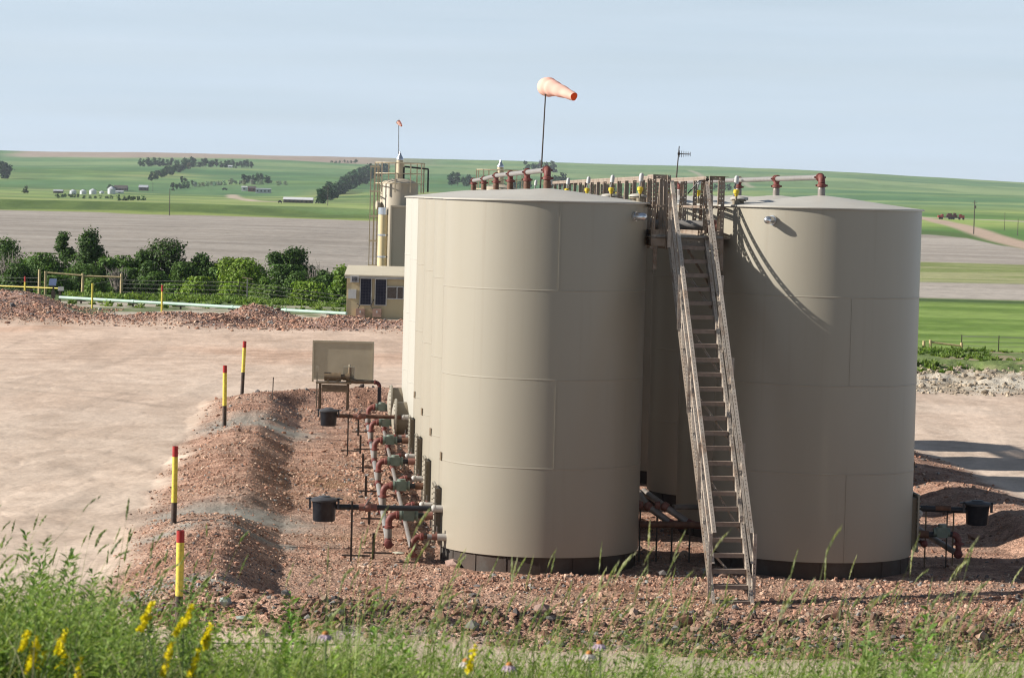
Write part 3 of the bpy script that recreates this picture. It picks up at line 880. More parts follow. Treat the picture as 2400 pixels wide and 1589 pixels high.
rock(1062, 1331, 0.14, (0.40, 0.27, 0.22), 'pinkish stone near the left foot of the front left tank', 0.6)
rock(1555, 1354, 0.10, (0.14, 0.125, 0.115), 'dark stone on the brown silt left of the stair foot', 0.8)
rock(2290, 1266, 0.19, (0.33, 0.20, 0.15), 'red stone beside the pipe end right of the tanks', 0.5)

# ------------------------------------------------------------------ storage tanks
RT, HT, ZB = 1.83, 6.27, 0.25
S_ROW = 5.33
U2 = 5.02
def tank_parts(root, side, flange):
    """local frame: z=0 on the ground, x to the right along the pair, y away. side -1: fittings on the left face, +1 on the right"""
    mb = MB()
    n = 128
    mb.lathe([(RT, ZB), (RT, ZB + HT - 0.015)], n)
    mb.lathe([(RT - 0.06, ZB + 0.001), (RT - 0.0005, ZB + 0.001)], n)
    for k in (1, 2, 3):
        h = ZB + HT * k / 4
        mb.lathe([(RT - 0.002, h - 0.017), (RT + 0.005, h - 0.006), (RT + 0.005, h + 0.006), (RT - 0.002, h + 0.017)], n)
    # upright weld beads, staggered course by course
    for k in range(4):
        for a in ((-86.5, 93) if k in (1, 3) else (8, 172)) if side < 0 else ((-80.5, 95) if k in (0, 2) else (8, 172)):
            t = R_(a)
            c, s_ = math.cos(t), math.sin(t)
            z0, z1 = ZB + HT * k / 4 + 0.01, ZB + HT * (k + 1) / 4 - 0.01
            mb.bar((c * (RT + 0.001), s_ * (RT + 0.001), z0), (c * (RT + 0.001), s_ * (RT + 0.001), z1), 0.026, 0.016, (c, s_, 0))
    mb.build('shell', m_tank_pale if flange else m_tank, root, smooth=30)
    # shallow cone roof with a thin rolled eave
    rf = MB()
    e = RT + 0.045
    zt = ZB + HT
    rf.lathe([(RT + 0.005, zt - 0.012), (e, zt - 0.012), (e + 0.004, zt + 0.006), (e - 0.01, zt + 0.016), (1.2, zt + 0.095), (0.5, zt + 0.185), (0.12, zt + 0.225), (0.0, zt + 0.23)], 96)
    rf.build('roof', m_roof, root, smooth=25)
    rg = MB()
    rg.lathe([(RT - 0.05, -0.15), (RT - 0.05, ZB)], 64)
    for k in range(18):
        t = R_(20 * k + 7)
        rg.box((math.cos(t) * (RT - 0.045), math.sin(t) * (RT - 0.045), 0.06), (0.012, 0.05, ZB + 0.10), rz=t)
    rg.build('base_ring', m_ring, root)
    # manway
    s = side
    if not flange:
        nk = MB(); nk.box((s * (RT - 0.02), 0, ZB + 0.57), (0.16, 0.66, 0.92)); nk.build('cleanout_neck', m_neck_shaded, root, smooth=0)
        pl = MB(); pl.box((s * (RT + 0.074), 0, ZB + 0.57), (0.028, 0.78, 1.06))
        for k in range(11):
            z = ZB + 0.57 - 0.5 + k * 0.1
            for y in (-0.365, 0.365):
                pl.cyl((s * (RT + 0.045), y, z), (s * (RT + 0.115), y, z), 0.014, n=6)
        for k in range(7):
            for z in (ZB + 0.57 - 0.505, ZB + 0.57 + 0.505):
                pl.cyl((s * (RT + 0.045), -0.3 + 0.1 * k, z), (s * (RT + 0.115), -0.3 + 0.1 * k, z), 0.014, n=6)
        pl.build('cleanout_cover', m_tank, root, smooth=0)
        np_ = MB()
        t = R_(189) if s < 0 else R_(-9)
        np_.box((math.cos(t) * (RT + 0.012), math.sin(t) * (RT + 0.012), ZB + 1.62), (0.014, 0.14, 0.15), rz=t)
        np_.build('data_plate', m_plate, root, smooth=0)
    else:
        nk = MB(); nk.cyl((s * (RT - 0.08), 0, ZB + 0.62), (s * (RT + 0.26), 0, ZB + 0.62), 0.42, n=36); nk.build('manway_neck', m_neck_shaded, root)
        pl = MB()
        pl.lathe([(0.0, 0.10), (0.2, 0.085), (0.38, 0.045), (0.50, 0.01), (0.50, -0.035), (0.0, -0.035)], 36, (s * (RT + 0.29), 0, ZB + 0.62), (s, 0, 0))
        for k in range(24):
            a = 2 * math.pi * k / 24
            y, z = math.cos(a) * 0.46, math.sin(a) * 0.46
            pl.cyl((s * (RT + 0.24), y, ZB + 0.62 + z), (s * (RT + 0.335), y, ZB + 0.62 + z), 0.016, n=6)
        pl.build('manway_cover', m_tank, root)
    # silver plugged nozzle near the rim on the front face
    t = R_(-36 if s < 0 else -127)
    c, s_ = math.cos(t), math.sin(t)
    cp = MB()
    z = ZB + HT - 0.235
    cp.cyl((c * (RT - 0.02), s_ * (RT - 0.02), z), (c * (RT + 0.05), s_ * (RT + 0.05), z), 0.085, n=20)
    cp.lathe([(0.072, 0.0), (0.072, 0.14), (0.060, 0.185), (0.034, 0.21), (0.0, 0.216)], 20, (c * (RT + 0.05), s_ * (RT + 0.05), z), (c, s_, 0))
    cp.build('nozzle_plug', m_silver, root)
    # roof nozzle, thief hatch, level gauge on the walkway side
    th = MB()
    hx, hy = (1.60, -0.42) if side < 0 else (-1.58, -0.42)
    rz_ = lambda x, y: zt + 0.235 - 0.118 * math.hypot(x, y)
    z0 = rz_(hx, hy) - 0.03
    th.lathe([(0.10, 0), (0.10, 0.07), (0.145, 0.073), (0.145, 0.09), (0.12, 0.094), (0.12, 0.11), (0.0, 0.11)], 20, (hx, hy, z0))
    h = th.build('thief_hatch', m_neck_shaded, root)
    lid = MB(); lid.lathe([(0.155, 0.112), (0.155, 0.125), (0.12, 0.15), (0.04, 0.165), (0, 0.166)], 20, (hx, hy, z0))
    lid.box((hx + 0.14, hy, z0 + 0.12), (0.07, 0.05, 0.05))
    lid.build('hatch_lid', m_roof, h)
    gx, gy = (hx + (0.03 if side < 0 else -0.07), hy - 0.20)
    g = MB(); z1 = rz_(gx, gy) - 0.03
    g.cyl((gx, gy, z1), (gx, gy, z1 + 0.10), 0.065, n=14); g.cyl((gx, gy, z1 + 0.10), (gx, gy, z1 + 0.20), 0.02, n=10)
    gg = g.build('level_gauge', m_neck_shaded, root)
    y_ = MB(); y_.lathe([(0.02, 0.17), (0.034, 0.20), (0.036, 0.225), (0.054, 0.23), (0.054, 0.285), (0.04, 0.297), (0, 0.30)], 16, (gx, gy, z1)); y_.build('gauge_head', m_yellow, gg)
    cd = MB(); cx2 = hx + 0.05 if side < 0 else hx - 0.05
    cd.tube([(cx2, hy + 0.35, rz_(cx2, hy + .35) - .02), (cx2 + 0.02, hy + 0.35, zt + 0.28), (cx2 + 0.05, hy + 0.36, zt + 0.42)], [0.016, 0.016, 0.016], 8)
    cdo = cd.build('conduit', m_galv, root)
    c2 = MB(); c2.cyl((cx2 + 0.05, hy + 0.36, zt + 0.40), (cx2 + 0.06, hy + 0.365, zt + 0.51), 0.042, n=12); c2.ball((cx2 + 0.06, hy + 0.365, zt + 0.51), 0.042, 12, 6); c2.build('conduit_hood', m_boxgrey, cdo)

LN = ['front', 'second', 'third', 'fourth', 'fifth', 'sixth']
GRP = 'cylindrical storage tanks of the battery'
def tank_at(root, i, side):
    u = 0 if side < 0 else U2
    root.location = W(u, i * S_ROW, 0)
    root.rotation_euler = (0, 0, ROWROT)
tL = thing('storage_tank', 'tall beige steel tank in full view at the front of the left row, bright left half, weld seams and a small silver plug near its rim', 'storage tank', group=GRP)
tL['label'] = 'front beige storage tank of the left row, its left half sunlit, nothing standing before it'
tank_parts(tL, -1, False); tank_at(tL, 0, -1)
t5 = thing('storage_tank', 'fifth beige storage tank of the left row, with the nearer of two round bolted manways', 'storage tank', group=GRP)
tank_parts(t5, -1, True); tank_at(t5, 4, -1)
LEFT = [tL]
for i, lb in ((1, 'second beige storage tank of the left row, only a strip showing behind the front one'), (2, 'third beige storage tank of the left row, a pale strip between second and fourth'), (3, 'fourth beige storage tank of the left row, last one with a rectangular bolted cleanout')):
    c = dup(tL, label=lb); tank_at(c, i, -1); LEFT.append(c)
LEFT.append(t5)
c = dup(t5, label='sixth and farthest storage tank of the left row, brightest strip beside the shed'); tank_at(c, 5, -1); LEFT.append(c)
tR = thing('storage_tank', 'front beige storage tank of the right row, crossed by the shadow of the stair rails', 'storage tank', group=GRP)
tank_parts(tR, 1, False); tank_at(tR, 0, 1)
for i, lb in ((1, 'second beige storage tank of the right row, dark in the gap behind the stair'), (2, 'third storage tank of the right row, its roof showing past the walkway'), (3, 'fourth storage tank of the right row, in shade behind the third'), (4, 'fifth and last storage tank of the right row, deep behind the walkway')):
    c = dup(tR, label=lb); tank_at(c, i, 1)

# ------------------------------------------------------------------ roof vent headers
def coupling(mb, p, d, r, w=0.09):             # grooved clamp with its two bolt lugs
    p, d = Vector(p), Vector(d).normalized()
    mb.lathe([(r, -w / 2), (r * 1.28, -w / 2 + 0.01), (r * 1.28, w / 2 - 0.01), (r, w / 2)], 18, p, d)
    _, a, b = mb.frame(d)
    for s in (-1, 1):
        mb.box(p + a * (s * r * 1.42), (r * 0.5, r * 0.5, r * 0.55))
def elbow(mb, p, d_in, d_out, rad, r, n=9):    # quarter bend leaving p along d_in, ending along d_out
    p, a, b = Vector(p), Vector(d_in).normalized(), Vector(d_out).normalized()
    pts = []
    for k in range(n):
        t = math.pi / 2 * k / (n - 1)
        pts.append(p + a * (rad * math.sin(t)) + b * (rad * (1 - math.cos(t))))
    mb.tube(pts, r, 14)
    return pts[-1]
def vent_header(u, n, label, low):
    root = thing('vent_header', label, 'vent pipe', W(u, 0, ZB + HT + 0.22), group='vent pipes along the tank roofs')
    z0 = ZB + HT + 0.20
    zz = [z0 + 0.36] * n
    if low:
        zz[-2:] = [z0 + 0.31, z0 + 0.29]
    pipe = MB()
    pts = [W(u, i * S_ROW, zz[i]) for i in range(n)]
    pts[0] = W(u, 0.14, zz[0])
    for a, b in zip(pts[:-1], pts[1:]):
        pipe.cyl(a, b, 0.050, n=16, caps=False)
    pipe.build('header_pipe', m_galv, root, world=True)
    for i in range(n):
        rs = MB()
        r = 0.068
        c = W(u, i * S_ROW, 0)
        rs.cyl((c.x, c.y, z0 - 0.02), (c.x, c.y, z0 + 0.14), r, n=16)
        rs.cyl((c.x, c.y, z0 + 0.14), (c.x, c.y, z0 + 0.19), r, 0.056, n=16)
        ro = rs.build('riser', m_rust if u < 1 else m_pipe, root, world=True)
        el = MB()
        if i == 0:
            top = (c.x, c.y, zz[0] - 0.10)
            el.cyl((c.x, c.y, z0 + 0.18), top, 0.062, n=16)
            elbow(el, top, (0, 0, 1), (EVX, EVY, 0), 0.10, 0.064)
            q = W(u, 0.2, zz[0])
            coupling(el, q, (EVX, EVY, 0), 0.064, 0.07)
        else:
            el.cyl((c.x, c.y, z0 + 0.18), (c.x, c.y, zz[i]), 0.058, n=16)
            for s in (-0.10, 0.10):
                q = W(u, i * S_ROW + s, zz[i]); coupling(el, q, (EVX, EVY, 0), 0.060, 0.07)
            qa, qb = W(u, i * S_ROW - 0.14, zz[i]), W(u, i * S_ROW + 0.14, zz[i])
            el.cyl(qa, qb, 0.058, n=16)
        coupling(el, (c.x, c.y, z0 + 0.21), (0, 0, 1), 0.066, 0.065)
        el.build('coupling', m_red, ro, world=True)
    return root
vent_header(0.0, 6, 'pale vent pipe with red couplings running over the left row of roofs', True)
vent_header(U2, 5, 'pale vent pipe with red couplings running over the right row of roofs', False)

# ------------------------------------------------------------------ stair, landing, walkway
AW = 0.055
eu, ev = Vector((EUX, EUY, 0)), Vector((EVX, EVY, 0))
UZ = Vector((0, 0, 1))
SB = PZ(1719, 1409, 0.0); SB.z = gz(SB.x, SB.y) - 0.02      # stair foot
ST_U, DECK = 2.50, 5.96
ST_V = -0.76
STP = W(ST_U, ST_V, DECK)                        # stair head at the landing edge
st = thing('steel_stair', 'steep steel stair of punched angle climbing to the walkway between the two tank rows', 'stair', SB)
hw = 0.30
run = STP - SB
sdirn = run.normalized()
side = Vector((run.y, -run.x, 0)).normalized()
nrm = side.cross(sdirn).normalized()             # out of the stair's plane, upward
if nrm.z < 0: nrm = -nrm
for s in (-1, 1):
    mb = MB()
    p0, p1 = SB + side * (s * hw), STP + side * (s * hw)
    mb.bar(p0 - nrm * 0.06, p1 - nrm * 0.06, 0.006, 0.15, nrm)
    mb.angle(p0 + nrm * 0.014, p1 + nrm * 0.014, AW, side * s, -nrm)
    mb.angle(p0 - nrm * 0.14, p1 - nrm * 0.14, AW, side * s, nrm)
    mb.build('stringer', m_angle, st, world=True, smooth=0)
nt = 25
for k in range(nt):
    t = (k + 0.25) / nt
    p = SB + run * t
    mb = MB()
    d = side * (hw - 0.012)
    fl = Vector((run.x, run.y, 0)).normalized()
    c = p + fl * 0.09
    mb.bar(c - d, c + d, 0.20, 0.012, UZ)
    mb.bar(p - d - UZ * 0.03, p + d - UZ * 0.03, 0.008, 0.066, UZ)
    mb.bar(p + fl * 0.18 - d - UZ * 0.018, p + fl * 0.18 + d - UZ * 0.018, 0.008, 0.04, UZ)
    for s in (-1, 1):
        mb.bar(p + side * (s * (hw + 0.005)) - UZ * 0.03, p + side * (s * (hw + 0.05)) - UZ * 0.03, 0.03, 0.03, UZ)
    mb.build('tread', m_tread, st, world=True, smooth=0)
for s in (-1, 1):                                # rails: top, middle, posts, lacing
    up_n = UZ * 0.98
    o_ = side * (s * (hw + 0.05))
    # top rail ends low above the foot, then drops as a straight post
    mb = MB()
    a, b = SB + run * 0.035 + o_ + up_n, STP + run * 0.0 + o_ + up_n
    mb.angle(a, b, AW + 0.008, -side * s, -nrm)
    rl = mb.build('handrail', m_angle, st, world=True, smooth=0)
    mb = MB()
    a2, b2 = SB + run * 0.03 + o_ + UZ * 0.50, STP + o_ + UZ * 0.50
    mb.angle(a2, b2, AW - 0.012, -side * s, -nrm)
    mb.build('mid_rail', m_angle, st, world=True, smooth=0)
    for k, t in enumerate((0.035, 0.27, 0.50, 0.73, 0.965)):
        mb = MB()
        q = SB + run * t + o_
        mb.angle(q + (Vector((0, 0, -0.0)) if k else Vector((0, 0, -0.1))), q + up_n - UZ * 0.02, AW, side * s, Vector((run.x, run.y, 0)).normalized())
        if k:
            q2 = SB + run * (t - 0.065) + o_
            mb.bar(q2 + UZ * 0.02 + o_ * 0.02, q + up_n * 0.72 + o_ * 0.02, 0.04, 0.006, side)
        mb.build('rail_post', m_angle, st, world=True, smooth=0)
for t0, t1 in ((0.04, 0.16), (0.20, 0.40), (0.44, 0.60), (0.62, 0.80), (0.80, 0.97)):     # flat lacing under the treads
    mb = MB()
    a = SB + run * t1 - side * hw - nrm * 0.15
    b = SB + run * t0 + side * hw - nrm * 0.15
    mb.angle(a, b, 0.045, nrm, sdirn)
    mb.build('brace', m_angle, st, world=True, smooth=0)

wk = thing('steel_walkway', 'railed steel walkway high between the two rows of tanks, with a landing at its front', 'walkway', W(2.5, -1, DECK))
LU0, LU1, LV0, LV1 = 1.84, 3.14, -0.74, 0.10
def deck(u0, u1, v0, v1, nm):
    mb = MB()
    n = max(2, int((v1 - v0) / 0.10))
    for k in range(n):
        v = v0 + (v1 - v0) * (k + 0.5) / n
        mb.bar(W(u0, v, DECK - 0.012), W(u1, v, DECK - 0.012), 0.07, 0.02, UZ)
    mb.bar(W(u0, v0, DECK - 0.012 - 0.012), W(u1, v0, DECK - 0.024), 0.008, 0.06, UZ)
    mb.bar(W(u0, v1, DECK - 0.024), W(u1, v1, DECK - 0.024), 0.008, 0.06, UZ)
    for u in (u0, u1, (u0 + u1) / 2):
        mb.bar(W(u, v0, DECK - 0.055), W(u, v1, DECK - 0.055), 0.01, 0.05, UZ)
    return mb.build(nm, m_deck, wk, world=True, smooth=0)
deck(LU0, LU1, LV0, LV1, 'landing_deck')
deck(2.12, 2.90, LV1 + 0.02, 5 * S_ROW + 0.8, 'walkway_deck')
fr = MB()
for (a, b) in (((LU0, LV0), (LU1, LV0)), ((LU0, LV0), (LU0, LV1)), ((LU1, LV0), (LU1, LV1))):
    fr.angle(W(*a, DECK - 0.03), W(*b, DECK - 0.03), 0.16, -UZ, eu if a[0] != b[0] else ev, 0.008)
fr.build('landing_frame', m_railbrown_shaded, wk, world=True, smooth=0)
def rail_run(pts, posts, h=1.08):
    for a, b in zip(pts[:-1], pts[1:]):
        d = (b - a).normalized(); sd_ = Vector((d.y, -d.x, 0))
        mb = MB(); mb.angle(a + UZ * h, b + UZ * h, AW + 0.015, -UZ, sd_); mb.build('top_rail', m_railbrown_shaded, wk, world=True, smooth=0)
        mb = MB(); mb.angle(a + UZ * h * 0.5, b + UZ * h * 0.5, AW - 0.015, -UZ, sd_); mb.build('mid_rail', m_railbrown_shaded, wk, world=True, smooth=0)
        mb = MB(); mb.bar(a + UZ * 0.05, b + UZ * 0.05, 0.006, 0.10, UZ); mb.build('toe_board', m_railbrown_shaded, wk, world=True, smooth=0)
    for p, d in posts:
        q = MB()
        q.angle(p - UZ * 0.25, p + UZ * h, AW + 0.01, d, Vector((d.y, -d.x, 0)))
        q.build('rail_post', m_railbrown_shaded, wk, world=True, smooth=0)
uA, uB = ST_U - hw - 0.04, ST_U + hw + 0.04
P = lambda u, v: W(u, v, DECK)
rail_run([P(uA - 0.06, LV0), P(LU0, LV0), P(LU0, LV1)], [(P(uA - 0.06, LV0), eu), (P(LU0, LV0), eu), (P(LU0, LV1), ev), (P(uA - 0.06, LV0 + 0.55), eu)])
rail_run([P(uB + 0.02, LV0), P(LU1, LV0), P(LU1, LV1)], [(P(uB + 0.02, LV0), eu), (P(LU1, LV0), -eu), (P(LU1, LV1), ev)])
vend = 5 * S_ROW + 0.8
for u, sg in ((2.10, 1), (2.92, -1)):
    posts = []
    v = LV1 + 0.3
    k = 0
    braces = []
    while v < vend:
        posts.append((P(u, v), ev))
        if k % 2 == 0: braces.append(v)
        v += 1.55; k += 1
    rail_run([P(u, LV1 + 0.1), P(u, vend)], posts)
    for v in braces:                             # slanting outriggers
        q = MB()
        q.angle(P(u, v) + UZ * 1.0, P(u - 0.02 * sg, v + 0.5) + UZ * -0.05, AW, ev, eu * sg)
        q.build('rail_brace', m_railbrown_shaded, wk, world=True, smooth=0)
rail_run([P(2.10, vend), P(2.92, vend)], [])
for u in (LU0 + 0.05, LU1 - 0.05):            # drop legs under the landing corners
    q = MB(); q.angle(W(u, LV0 + 0.05, DECK - 0.05), W(u, LV0 + 0.05, DECK - 0.62), AW + 0.01, eu, ev); q.build('drop_leg', m_railbrown_shaded, wk, world=True, smooth=0)
q = MB(); q.angle(W(ST_U - 0.05, LV0 + 0.06, DECK - 0.12), W(3.25, 0.6, DECK - 1.1), AW + 0.01, ev, -UZ); q.build('knee_brace', m_railbrown_shaded, wk, world=True, smooth=0)
q = MB(); q.tube([W(2.6, LV1 + 0.2, DECK + 0.75), W(2.8, LV1 + 0.15, DECK + 1.0), W(3.2, LV1 + 0.2, DECK + 1.05)], 0.014, 6); q.build('cable', m_black, wk, world=True)
# vapour line crossing under the walkway rail: grey pipe with red cross
vp = thing('vapour_pipe', 'grey pipe with a red flanged fitting crossing behind the stair head', 'pipe', W(2.7, 1.0, 6.1))
q = MB(); q.cyl(W(1.75, 0.9, 6.16), W(3.0, 0.55, 6.14), 0.09, n=16); q.build('pipe_run', m_galv, vp, world=True)
q = MB(); q.cyl(W(3.0, 0.55, 6.14), W(3.27, 0.47, 6.14), 0.11, n=16); q.ball(W(3.05, 0.54, 6.14), 0.145, 16, 8); coupling(q, W(3.28, 0.47, 6.14), W(1, -0.28, 0) - W(0, 0, 0), 0.11); q.build('red_cross', m_redw, vp, world=True)

# ------------------------------------------------------------------ pipework left of the tanks
def bucket(root, c, mat_b=m_poly):             # c: centre of the bucket's rim, world
    q = MB(); q.lathe([(0.0, -0.36), (0.185, -0.36), (0.20, -0.34), (0.215, -0.02), (0.23, 0.0), (0.0, 0.0)], 28, c)
    b = q.build('bucket', mat_b, root, world=True)
    q = MB(); q.lathe([(0.0, 0.005), (0.255, 0.005), (0.26, 0.035), (0.235, 0.055), (0.12, 0.075), (0.10, 0.095), (0.0, 0.10)], 28, c)
    q.build('lid', m_polylid, b, world=True)
    q = MB()
    for s in (-1, 1):
        q.box(Vector(c) + Vector((s * 0.255, -0.03, -0.03)), (0.035, 0.10, 0.19))
        q.box(Vector(c) + Vector((s * 0.285, -0.03, 0.045)), (0.09, 0.10, 0.02))
    q.build('lid_clamp', m_polylid, b, world=True, smooth=0)
def stand(root, p, h, w=0.035, cross=True, name='pipe_stand'):
    q = MB(); z = gz(p.x, p.y)
    q.bar((p.x, p.y, z - 0.1), (p.x, p.y, h), w, w, eu)
    if cross:
        q.bar((p.x - 0.17, p.y, z + 0.12), (p.x + 0.34, p.y, z + 0.12), 0.03, 0.03, UZ)
    return q.build(name, m_steel, root, world=True, smooth=0)

def fill_line(i, bu, zc, label, far=False):
    v = i * S_ROW - 0.42
    u0, u1 = bu, -1.86
    zz = zc
    e = W(u0, v, zz)
    root = thing('spill_bucket', label, 'spill bucket', (e.x, e.y, 0), group='lidded spill buckets on fill pipes')
    bucket(root, W(bu, v, zz + 0.10))
    q = MB(); q.cyl(W(u0 + 0.2, v, zz), W(u1 + 0.05, v, zz), 0.05, n=14); q.build('fill_pipe', m_black if not far else m_rust, root, world=True)
    q = MB(); q.cyl(W(u0 + 0.62, v, zz), W(u0 + 0.95, v, zz), 0.066, n=14)
    q.ball(W(u0 + 0.78, v, zz), 0.085, 14, 8, (1.1, 1, 1)); q.cyl(W(u0 + 0.78, v, zz + 0.05), W(u0 + 0.78, v, zz + 0.15), 0.03, n=8)
    vv = q.build('ball_valve', m_redw, root, world=True)
    q = MB(); q.bar(W(u0 + 0.70, v - .05, zz - 0.02), W(u0 + 0.84, v - .05, zz + 0.19), 0.035, 0.02); q.build('valve_handle', m_pipe, vv, world=True)
    q = MB(); q.cyl(W(u1 - 0.06, v, zz), W(u1 + 0.34, v, zz), 0.066, n=18); q.ball(W(u1 - 0.06, v, zz), 0.072, 18, 10); q.build('pipe_cap', m_white, root, world=True)
    stand(root, W(u0 + 0.50, v - 0.08, 0), zz + 0.12 if not far else zz + 0.02)
    return root
fill_line(0, -3.90, 0.93, 'black lidded spill bucket nearest the front tank, on a long black fill pipe')
fill_line(4, -3.82, 0.93, 'dark spill bucket below the pump frame, farther along the left row', far=True)

def manifold(name, u, zc, zn, v0, v1, big, label):
    root = thing(name, label, 'pipe run', W(u, v0, 0), group='header pipes along the left row')
    q = MB(); r = 0.055 if big else 0.042
    q.cyl(W(u, v0, zc), W(u, v1, zc), r, n=14); q.build('header_pipe', m_galv if big else m_pipe, root, world=True)
    for i in range(6):
        v = i * S_ROW + (0.12 if big else -0.62)
        q = MB()
        # red fitting: clamp on the header, riser and quarter bend towards the tank
        rr = 0.062 if big else 0.05
        q.cyl(W(u, v, zn - 0.24), W(u, v, zn - 0.13), rr, n=14)
        end = elbow(q, W(u, v, zn - 0.13), (0, 0, 1), eu, 0.13, rr * 1.02)
        coupling(q, end + eu * 0.03, eu, rr * 1.05, 0.07)
        coupling(q, W(u, v, zn - 0.22), (0, 0, 1), rr, 0.06)
        el = q.build('red_elbow', m_red, root, world=True)
        q = MB()
        q.cyl(W(u, v - 0.14, zc), W(u, v + 0.14, zc), r * 1.35, n=14)
        coupling(q, W(u, v - 0.16, zc), ev, r * 1.1, 0.07)
        if i: coupling(q, W(u, v + 0.16, zc), ev, r * 1.1, 0.07)
        q.cyl(W(u, v, zc), W(u, v, zc + 0.10), rr, n=14)
        q.build('red_tee', m_red, root, world=True)
        ue = -1.86
        if big:
            q = MB(); q.cyl(W(u, v, zc + 0.06), W(u, v, zn - 0.22), rr * 0.98, n=12); q.build('riser', m_pipe, root, world=True)
            c = W(u + 0.36, v, zn)
            q = MB(); q.box(c, (0.20, 0.20, 0.19), rz=ROWROT); q.cyl(c - eu * 0.15, c + eu * 0.15, 0.085, n=16); q.cyl(c + UZ * 0.05, c + UZ * 0.135, 0.085, n=14); q.cyl(c - eu * 0.17, c - eu * 0.13, 0.10, n=16); q.cyl(c + eu * 0.13, c + eu * 0.17, 0.10, n=16)
            q.build('check_valve', m_valve, root, world=True, smooth=30)
            q = MB(); q.cyl(c + eu * 0.15, c + eu * 0.30, 0.052, n=12); q.build('nipple', m_black, root, world=True)
            q = MB(); q.cyl(c + eu * 0.28, W(ue + 0.08, v, zn), 0.072, n=14); q.build('tank_nozzle', m_redw if i % 2 == 0 else m_rust, root, world=True)
            stand(root, W(u - 0.27, v - 0.12, 0), 0.42, 0.05, name='pipe_stand')
        else:
            q = MB(); q.cyl(W(u + 0.2, v, zn), W(ue + 0.35, v, zn), 0.038, n=12); q.build('nipple', m_rust, root, world=True)
            q = MB(); q.cyl(W(u + 0.34, v, zn), W(u + 0.52, v, zn), 0.058, n=12); q.cyl(W(u + 0.43, v, zn), W(u + 0.43, v, zn + 0.10), 0.02, n=8); q.build('ball_valve', m_redw, root, world=True)
            q = MB(); q.bar(W(u + 0.43, v, zn + 0.08), W(u + 0.43, v, zn + 0.19), 0.05, 0.02, eu); q.build('valve_handle', m_galv, root, world=True, smooth=0)
            if i in (1, 2, 3):
                q = MB(); q.cyl(W(ue - 0.1, v, zn), W(ue + 0.3, v, zn), 0.062, n=16); q.ball(W(ue - 0.1, v, zn), 0.07, 16, 9); q.build('pipe_cap', m_white, root, world=True)
            else:
                q = MB(); q.cyl(W(ue - 0.18, v, zn), W(ue + 0.1, v, zn), 0.052, n=14); q.build('nozzle_sleeve', m_galv, root, world=True)
                q = MB(); q.cyl(W(ue - 0.0, v, zn), W(ue + 0.35, v, zn), 0.07, n=14); q.build('tank_nozzle', m_white, root, world=True)
    return root
manifold('load_line', -2.72, 0.22, 0.74, 0.08, 5.6 * S_ROW, True, 'thicker outer header pipe with red elbows and green check valves beside the left tanks')
manifold('drain_line', -2.30, 0.14, 0.44, -0.65, 5.5 * S_ROW, False, 'thinner inner header pipe with small brown valves close to the left tanks')

# pump on a frame with its pipe bend, and the metal screen behind
p0 = PZ(779, 952, 0.05)
pf = thing('pump_skid', 'small motor and pump on a brown angle iron frame by the bund', 'pump', (p0.x, p0.y, 0))
Yp = p0.y
fx0, fx1 = PY(748, 900, Yp).x, PY(818, 900, Yp).x
fz = 0.76
for x in (fx0 + 0.03, fx1 - 0.03):
    for y in (Yp - 0.25, Yp + 0.25):
        q = MB(); q.bar((x, y, gz(x, y) - 0.1), (x, y, fz), 0.055, 0.055, eu); q.build('leg', m_olive, pf, world=True, smooth=0)
q = MB(); q.box(((fx0 + fx1) / 2, Yp, fz + 0.02), (fx1 - fx0 + 0.16, 0.62, 0.05)); q.box(((fx0 + fx1) / 2 + .05, Yp - 0.27, fz - 0.14), (fx1 - fx0 - 0.1, 0.03, 0.22)); q.build('frame_top', m_olive, pf, world=True, smooth=0)
cx_ = fx0 + 0.42
q = MB(); q.cyl((cx_ - 0.26, Yp - 0.05, fz + 0.2), (cx_ + 0.25, Yp - 0.05, fz + 0.2), 0.135, n=18); q.cyl((cx_ + 0.25, Yp - .05, fz + 0.2), (cx_ + 0.42, Yp - .05, fz + 0.2), 0.08, n=14); q.cyl((cx_ + 0.42, Yp - .05, fz + 0.2), (cx_ + 0.52, Yp - .05, fz + 0.2), 0.13, n=14)
for s in (-0.15, 0.15): q.box((cx_ + s, Yp - 0.05, fz + 0.08), (0.07, 0.22, 0.1))
q.build('motor', m_olive, pf, world=True)
q = MB(); q.box((fx0 - 0.06, Yp - 0.1, fz + 0.42), (0.09, 0.1, 0.17)); q.bar((fx0 - 0.06, Yp - 0.1, 0), (fx0 - 0.06, Yp - 0.1, fz + 0.4), 0.04, 0.04, eu); q.build('switch_box', m_screen, pf, world=True, smooth=0)
q = MB(); q.box((fx1 - 0.02, Yp + 0.12, fz + 0.3), (0.34, 0.16, 0.42)); q.cyl((fx1 + 0.0, Yp + 0.12, fz + .5), (fx1, Yp + 0.12, fz + 0.58), 0.03, n=8); q.build('control_box', m_screen, pf, world=True, smooth=0)
q = MB()
a_ = Vector((fx1 - 0.08, Yp - 0.05, fz + 0.12)); b_ = PY(879, 897, Yp); b_.z = fz + 0.06
q.tube([a_, a_ + Vector((0.3, 0, -0.05)), b_ - Vector((0.12, 0, 0)), b_], [0.085, 0.075, 0.055, 0.055], 12)
q.cyl(a_ + Vector((0.1, 0, 0.15)), a_ + Vector((0.1, 0, 0.38)), 0.05, n=10)
q.build('pump_outlet', m_olive, pf, world=True)
q = MB(); e2 = elbow(q, b_, (1, 0, 0), (0, 0, -1), 0.14, 0.06); coupling(q, b_, (1, 0, 0), 0.055, 0.06); q.build('red_elbow', m_red, pf, world=True)
q = MB(); q.cyl(e2, (e2.x, e2.y, 0.05), 0.055, n=12); q.build('down_pipe', m_black, pf, world=True)
sc0, sc1 = PZ(736, 898, 0.1), PY(874, 897, 100.0)
Ys = 100.0
